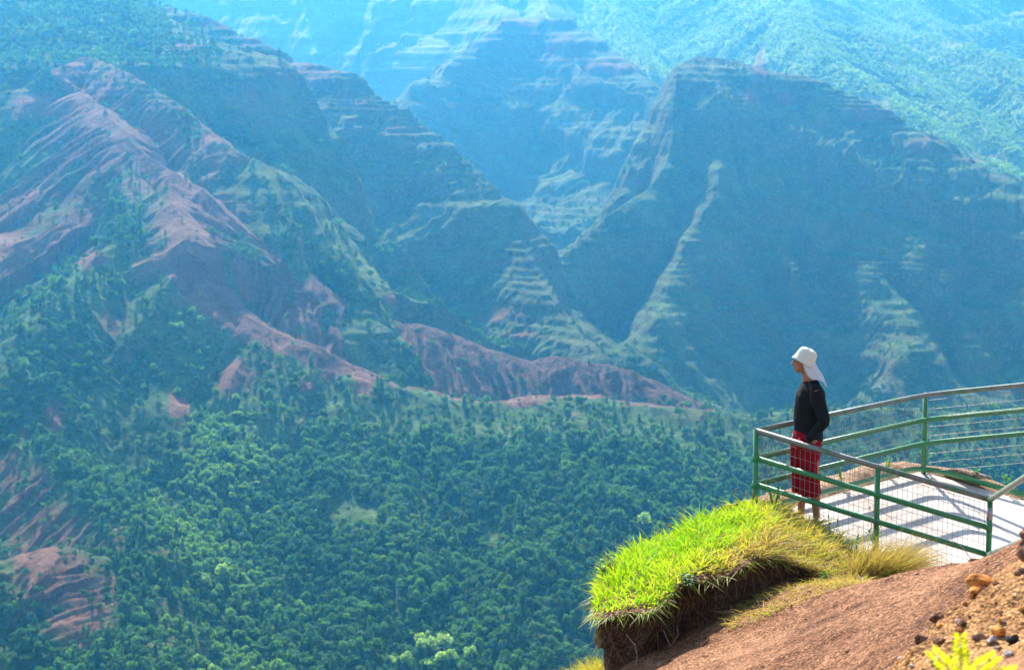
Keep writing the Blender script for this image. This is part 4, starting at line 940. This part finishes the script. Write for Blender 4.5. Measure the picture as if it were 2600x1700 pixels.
# ================================================================ THE MAN
def remesh(mb, voxel, smooth_it=6, fac=.5, name='body'):
    me = bpy.data.meshes.new('tmp'); me.from_pydata(mb.v, [], mb.f); me.update()
    o = bpy.data.objects.new('tmp', me); C.objects.link(o)
    md = o.modifiers.new('r', 'REMESH'); md.mode = 'VOXEL'; md.voxel_size = voxel
    sm = o.modifiers.new('s', 'SMOOTH'); sm.factor = fac; sm.iterations = smooth_it
    dg = bpy.context.evaluated_depsgraph_get(); dg.update()
    out = bpy.data.meshes.new_from_object(o.evaluated_get(dg), depsgraph=dg); out.name = name
    bpy.data.objects.remove(o); return out
def ell(mb, c, r, rot=0., n=18):
    """ellipsoid; rot turns it about the Y axis"""
    vs = []; fs = []; cr, sr = math.cos(rot), math.sin(rot)
    for i in range(1, n):
        th = math.pi*i/n
        for j in range(n*2):
            ph = math.pi*j/n; x, y, z = r[0]*math.sin(th)*math.cos(ph), r[1]*math.sin(th)*math.sin(ph), r[2]*math.cos(th)
            vs.append((c[0]+x*cr+z*sr, c[1]+y, c[2]-x*sr+z*cr))
    m = n*2
    for i in range(n-2):
        for j in range(m): fs.append((i*m+j, (i+1)*m+j, (i+1)*m+(j+1) % m, i*m+(j+1) % m))
    fs.append(tuple(range(m))); fs.append(tuple((n-2)*m+j for j in range(m-1, -1, -1))); mb.add(vs, fs)
def ringloft(mb, rings, n=28):
    """stack of elliptic rings (cx, cy, z, rx, ry)"""
    vs = []; fs = []
    for (cx, cy, z, rx, ry) in rings:
        for j in range(n): a = 2*math.pi*j/n; vs.append((cx+rx*math.cos(a), cy+ry*math.sin(a), z))
    for i in range(len(rings)-1):
        for j in range(n): fs.append((i*n+j, i*n+(j+1) % n, (i+1)*n+(j+1) % n, (i+1)*n+j))
    fs.append(tuple(range(n-1, -1, -1))); fs.append(tuple((len(rings)-1)*n+j for j in range(n))); mb.add(vs, fs)
# where he stands: the ray of his feet meets the slab
ray = at(2051, 1331, 1.); t = 1.
for D in np.arange(17.5, 21.5, .005):
    p = at(2051, 1331, D)
    if p.z <= slab_z(p.x, p.y): break
feet = Vector((p.x, p.y, slab_z(p.x, p.y)+.004))
K = (1331-877)/F_PX*(feet.y/CP)/1.815*1.0
print('man at', feet[:], 'scale', K)
man = tag(empty('person', feet), 'man in white sun hat, black long-sleeved top and red shorts standing at the railing', 'person')
man.scale = (K*1.05, K*1.03, K)
M_SKIN, nt, out = newmat('skin'); n = noise(nt, objco(nt), 14, 3)
sepz = nt.nodes.new('ShaderNodeSeparateXYZ'); nt.links.new(objco(nt), sepz.inputs[0])
b_ = surf(nt, out, mix(nt, n, (.36, .14, .075), (.50, .22, .13)), .5, spec=.35); b_.inputs['Subsurface Weight'].default_value = .08; b_.inputs['Subsurface Radius'].default_value = (.02, .008, .004)
def clothmat(name, c1, c2, rough=.9, sc=14, tr=None):
    m, nt, out = newmat(name); P = objco(nt); n = noise(nt, P, sc, 4, .6); n2 = noise(nt, P, 9, 3, .5)
    surf(nt, out, mix(nt, n, c1, c2), rough, bump(nt, mth(nt, 'ADD', n2, mth(nt, 'MULTIPLY', n, .3)), .02, .7), spec=.15, trans=tr); return m
M_SHIRT = clothmat('black_knit', (.006, .007, .009), (.016, .018, .021)); M_RED = clothmat('red_cotton', (.22, .004, .012), (.38, .008, .022), tr=(.12, (1.3, .8, .8)))
M_HAT = clothmat('cream_canvas', (.66, .63, .52), (.78, .76, .66), sc=40); M_CLOTH = clothmat('white_cotton', (.74, .74, .78), (.84, .84, .86), sc=20, tr=(.3, (1, 1, 1)))
# ---- body: one continuous skin
b = MB()
ell(b, (-.058, 0, 1.700), (.093, .074, .098)); ell(b, (-.100, 0, 1.640), (.060, .056, .070), .1)          # skull, face
ell(b, (-.118, 0, 1.600), (.040, .036, .030)); ell(b, (-.085, 0, 1.605), (.060, .054, .032), .25)         # chin, jaw
ell(b, (-.138, 0, 1.722), (.020, .05, .016))                                                           # brow
b.tube([(-.150, 0, 1.712), (-.168, 0, 1.685), (-.186, 0, 1.662), (-.160, 0, 1.652)], [.008, .011, .014, .010], 10)   # nose
for s in (-1, 1):
    ell(b, (-.163, s*.011, 1.657), (.010, .008, .007)); ell(b, (-.125, s*.038, 1.668), (.025, .02, .022))  # nostril, cheek
    ell(b, (-.055, s*.076, 1.665), (.020, .008, .030), .25)                                             # ear
ell(b, (-.154, 0, 1.631), (.012, .024, .007)); ell(b, (-.151, 0, 1.617), (.012, .021, .007))             # lips
b.tube([(-.045, 0, 1.63), (-.03, 0, 1.56), (-.012, 0, 1.47)], [.056, .056, .066], 20)                      # neck
ringloft(b, [(.0, 0, .86, .10, .15), (.0, 0, .95, .105, .155), (-.01, 0, 1.08, .10, .14), (-.015, 0, 1.25, .11, .165), (-.005, 0, 1.40, .10, .175), (.0, 0, 1.46, .07, .13), (-.005, 0, 1.50, .05, .06)])
def arm(s):
    sh, el, wr = Vector((.03, s*.175, 1.415)), Vector((.098, s*.235, 1.095)), Vector((-.040, s*.195, .915))
    b.tube([sh, sh.lerp(el, .5), el, el.lerp(wr, .35), wr], [.056, .050, .040, .042, .028], 16)
    palm = wr+Vector((-.030, -s*.062, -.060)); b.tube([wr, palm+Vector((.01, 0, .01)), palm], [.027, .030, .030], 12)
    f0 = (palm-wr).normalized(); side = Vector((0.75, 0, -.35)).normalized()
    for k, l in enumerate((.072, .080, .075, .060)):       # four curled fingers
        r0 = palm+side*((k-1.5)*.020)*1.0; a = f0*l; b.tube([r0-f0*.01, r0+a*.45, r0+a*.8+Vector((0, -s*.008, -.004)), r0+a+Vector((.004, -s*.018, -.004))], [.0095, .009, .0085, .007], 8)
    th = wr.lerp(palm, .35)-side*.028; b.tube([th, th-side*.02+f0*.03, th-side*.018+f0*.06], [.012, .011, .008], 8)
for s in (-1, 1): arm(s)
def leg(s, hx, kx, ax):
    h, k_, a_ = Vector((hx, s*.088, .90)), Vector((kx, s*.095, .50)), Vector((ax, s*.10, .085))
    b.tube([h, h.lerp(k_, .5), k_, k_.lerp(a_, .15), k_.lerp(a_, .35)+Vector((.012, 0, 0)), k_.lerp(a_, .7), a_], [.088, .072, .054, .050, .054, .038, .034], 20)
    b.tube([a_+Vector((.018, 0, -.035)), a_+Vector((-.02, 0, -.045)), a_+Vector((-.10, 0, -.058)), a_+Vector((-.155, 0, -.066))], [.036, .037, .032, .018], 14)
    for k in range(5): b.tube([a_+Vector((-.135, s*(k-2)*.013, -.068)), a_+Vector((-.178+.007*abs(k-1), s*(k-2)*.014, -.073))], [.010, .0075], 8)
leg(-1, -.005, .030, .070); leg(1, -.03, -.045, -.052)
body = link('body', remesh(b, .0052, 5), M_SKIN, man, True)
# ---- shorts
b = MB()
ringloft(b, [(-.025, 0, .80, .125, .165), (-.030, 0, .88, .135, .172), (-.028, 0, .95, .128, .166), (-.02, 0, 1.0, .112, .155)])
for s, hx, mx_, ex in ((-1, -.005, .0, .012), (1, -.045, -.062, -.058)):
    ell(b, (-.092, s*.160, .862), (.066, .052, .08), .3)
    ringloft(b, [(ex-.002, s*.098, .315, .086, .080), (ex, s*.098, .345, .094, .086), (ex-.005, s*.098, .42, .088, .084), (mx_-.006, s*.096, .55, .088, .085), (mx_-.01, s*.092, .70, .100, .092), (hx-.01, s*.085, .84, .118, .100), (hx, s*.08, .92, .10, .085)], 24)
me = remesh(b, .0065, 8)
def wrinkle(me, amp, fx, fz, s, drift=0.):
    co = np.zeros(len(me.vertices)*3, np.float32); me.vertices.foreach_get('co', co); co = co.reshape(-1, 3)
    no = np.zeros(len(me.vertices)*3, np.float32); me.vertex_normals.foreach_get('vector', no); no = no.reshape(-1, 3)
    a = np.arctan2(co[:, 1], co[:, 0]+.02)
    w_ = fbm(a*fx+drift*co[:, 2], co[:, 2]*fz+a*.6, 3, s); co += no*(amp*w_)[:, None]; me.vertices.foreach_set('co', co.ravel()); me.update()
wrinkle(me, .014, 3.2, 6, 501); link('shorts', me, M_RED, man, True)
b = MB(); 
for dx in (0, .014): b.tube([(-.156-dx*.2, -.02+dx, .955), (-.175, -.03+dx, .90), (-.172, -.035+dx*2, .85)], .0028, 6)
b.obj('drawstring', M_CLOTH, man)
# ---- long-sleeved top
b = MB()
ringloft(b, [(.012, 0, .868, .118, .160), (-.005, 0, .93, .136, .172), (-.012, 0, 1.0, .140, .168), (-.022, 0, 1.10, .134, .158), (-.022, 0, 1.22, .128, .168), (-.014, 0, 1.33, .126, .186), (-.002, 0, 1.41, .108, .182), (.002, 0, 1.46, .086, .135), (-.006, 0, 1.495, .064, .075)])
ell(b, (.035, 0, .905), (.10, .13, .085)); ell(b, (.05, 0, 1.33), (.095, .15, .12)); ell(b, (-.055, 0, 1.32), (.088, .13, .10))
for s in (-1, 1):
    sh, el, wr = Vector((.028, s*.165, 1.405)), Vector((.100, s*.235, 1.095)), Vector((-.036, s*.198, .922))
    ell(b, (.022, s*.158, 1.405), (.078, .062, .070))
    b.tube([sh, sh.lerp(el, .45), el+Vector((0, 0, .03)), el, el.lerp(wr, .3), wr.lerp(el, .15), wr, wr+Vector((-.018, -s*.008, -.022))], [.074, .068, .058, .057, .056, .044, .041, .039], 20)
me = remesh(b, .0065, 7); wrinkle(me, .007, 2.5, 7, 503, 1.5)
shirt = link('shirt', me, M_SHIRT, man, True)
from mathutils.bvhtree import BVHTree
bv = BVHTree.FromPolygons([v.co.copy() for v in me.vertices], [tuple(p.vertices) for p in me.polygons])
M_SEAM, nt, out = newmat('orange_thread'); surf(nt, out, (.42, .13, .03), .8)
def zz(zx, zy): return ((zx-470)*.00129, (1495-zy)*.00129)
for pts in ([(447, 340), (452, 375), (449, 410), (450, 450), (458, 500)], [(412, 762), (420, 785), (434, 805), (448, 814)], [(412, 343), (430, 342), (448, 338), (470, 328)]):
    P = []
    for i in range(len(pts)-1):
        for k in range(6):
            t = k/6; x, z = zz(pts[i][0]*(1-t)+pts[i+1][0]*t, pts[i][1]*(1-t)+pts[i+1][1]*t)
            h, nn, _, _ = bv.ray_cast(Vector((x, -1, z)), Vector((0, 1, 0)))
            if h: P.append(h+nn*.001)
    if len(P) > 3:
        b = MB(); b.tube(P, .0015, 6); sm = b.obj('seam', M_SEAM, shirt)
# ---- hat, tilted back
b = MB(); prof_ = [(.122, -.012), (.124, -.008), (.113, .012), (.106, .036), (.103, .044), (.101, .07), (.096, .10), (.086, .124), (.066, .138), (.035, .146), (.002, .148), (.002, .143), (.06, .133), (.082, .118), (.092, .09), (.098, .045), (.108, .014), (.121, -.012)]
n = 40; vs = []; fs = []
for r, z in prof_:
    for j in range(n):
        a = 2*math.pi*j/n; w_ = 1+.035*math.sin(3*a+1)*(r > .11); vs.append((r*math.cos(a)*w_, r*.90*math.sin(a), z+.005*math.sin(2*a+.6)*(r > .11)+.004*math.sin(5*a)*(z > .1)))
for i in range(len(prof_)-1):
    for j in range(n): fs.append((i*n+j, i*n+(j+1) % n, (i+1)*n+(j+1) % n, (i+1)*n+j))
b.add(vs, fs); hat = b.obj('sun_hat', M_HAT, man); hat.location = (-.073, 0, 1.682); hat.rotation_euler = (0, R(27), 0); hat.scale = (.99, .98, .98)
b = MB(); b.tube([(.1035*math.cos(a), .0935*math.sin(a), .046) for a in [2*math.pi*k/40 for k in range(41)]], .0022, 5, False)
b.tube([(.0885*math.cos(a), .0795*math.sin(a), .122) for a in [2*math.pi*k/40 for k in range(41)]], .002, 5, False); b.obj('stitching', M_HAT, hat)
# ---- neck cloth
rows = [(-.100, 1.735, .030, 1.70, .080), (-.093, 1.69, .045, 1.665, .086), (-.078, 1.62, .070, 1.61, .088), (-.050, 1.56, .110, 1.555, .092), (-.012, 1.520, .134, 1.490, .102), (.024, 1.515, .148, 1.450, .104), (.055, 1.508, .153, 1.425, .096)]
rw = resamp(np.array(rows), 4); nR = len(rw); nC = 44; vs = []
for i, (xf, zf, xb, zb_, w_) in enumerate(rw):
    for j in range(nC):
        f = j/(nC-1); s = math.sin(math.pi*f); t = i/(nR-1)
        rip = .009*math.sin(f*34+t*2.5)*t+.005*math.sin(f*13+t*6)
        vs.append((xf+(xb-xf)*s**.75+rip*s, -(w_+rip)*math.cos(math.pi*f), zf+(zb_-zf)*s**1.2+.006*math.sin(f*11)*t))
b = MB(); b.add(vs, [(i*nC+j, i*nC+j+1, (i+1)*nC+j+1, (i+1)*nC+j) for i in range(nR-1) for j in range(nC-1)])
cl_ = b.obj('neck_cloth', M_CLOTH, man); md = cl_.modifiers.new('t', 'SOLIDIFY'); md.thickness = .003; md.offset = 1
# ---- glasses, eyes
M_GL, nt, out = newmat('dark_lens'); surf(nt, out, (.03, .02, .015), .15, spec=.8); M_FR, nt, out = newmat('metal_frame'); surf(nt, out, (.35, .28, .2), .3, metal=.8)
gl = None
b = MB()
for s in (-1, 1):
    b.tube([(-.158+.002*abs(math.cos(a)), s*.034+.021*math.cos(a), 1.693+.014*math.sin(a)) for a in [2*math.pi*k/16 for k in range(17)]], .0018, 6, False)
    b.tube([(-.156, s*.055, 1.697), (-.12, s*.078, 1.695), (-.065, s*.082, 1.685)], .002, 6)
b.tube([(-.158, -.013, 1.695), (-.164, 0, 1.699), (-.158, .013, 1.695)], .0016, 6)
gl = b.obj('glasses', M_FR, man)
for s in (-1, 1):
    b = MB(); ell(b, (-.156, s*.034, 1.693), (.003, .021, .014), 0, 8); b.obj('lens', M_GL, gl)
    b = MB(); ell(b, (-.137, s*.032, 1.693), (.012, .012, .012), 0, 8); b.obj('eye', M_CLOTH, man)
print('man', time.time()-T0)
# ================================================================ AIR, LIGHT, CAMERA
SUN_EL, SUN_AZ = R(41), R(-12)     # azimuth measured from +Y (view direction) towards +X
m, nt, out = newmat('haze_air')
pv = nd(nt, 'ShaderNodeVolumePrincipled', i_Density=.000148, i_Anisotropy=.72)
pv.inputs['Color'].default_value = (.070, .45, .95, 1); pv.inputs['Absorption Color'].default_value = (1, 1, 1, 1)
nt.links.new(pv.outputs[0], out.inputs['Volume'])
zt = float(H.max())+12; zb = float(H.min())-1.5
hb = MB(); hb.box((-2400, -60, zb), (2400, 5400, zt))
hz = hb.obj('haze', m, smooth=False); tag(hz, 'pale blue haze filling the canyon', 'haze', kind='stuff')
w = bpy.data.worlds.new('World'); bpy.context.scene.world = w; w.use_nodes = True
nt = w.node_tree; bg = nt.nodes['Background']
sky = nt.nodes.new('ShaderNodeTexSky'); sky.sky_type = 'NISHITA'; sky.sun_disc = False
sky.sun_elevation = SUN_EL; sky.sun_rotation = SUN_AZ
nt.links.new(sky.outputs[0], bg.inputs[0]); bg.inputs[1].default_value = .12
sd = bpy.data.lights.new('sun', 'SUN'); sd.energy = 5.0; sd.angle = R(.5); sd.color = (1, .97, .91)
so = bpy.data.objects.new('sun', sd); C.objects.link(so)
tosun = Vector((math.sin(SUN_AZ)*math.cos(SUN_EL), math.cos(SUN_AZ)*math.cos(SUN_EL), math.sin(SUN_EL)))
so.rotation_euler = tosun.to_track_quat('Z', 'Y').to_euler()
cd = bpy.data.cameras.new('camera'); cd.sensor_width = 36; cd.lens = 36*F_PX/2600; cd.clip_start = .5; cd.clip_end = 20000
cd.dof.use_dof = True; cd.dof.focus_distance = 18.8; cd.dof.aperture_fstop = 5.0
co = bpy.data.objects.new('camera', cd); C.objects.link(co); co.rotation_euler = (R(90)-PITCH, 0, 0)
sc = bpy.context.scene; sc.camera = co
sc.view_settings.view_transform = 'Standard'; sc.view_settings.look = 'None'; sc.view_settings.exposure = 1.25; sc.view_settings.gamma = 1
sc.cycles.volume_bounces = 1; sc.cycles.max_bounces = 6; sc.cycles.diffuse_bounces = 2; sc.cycles.transparent_max_bounces = 8
print('done', time.time()-T0)
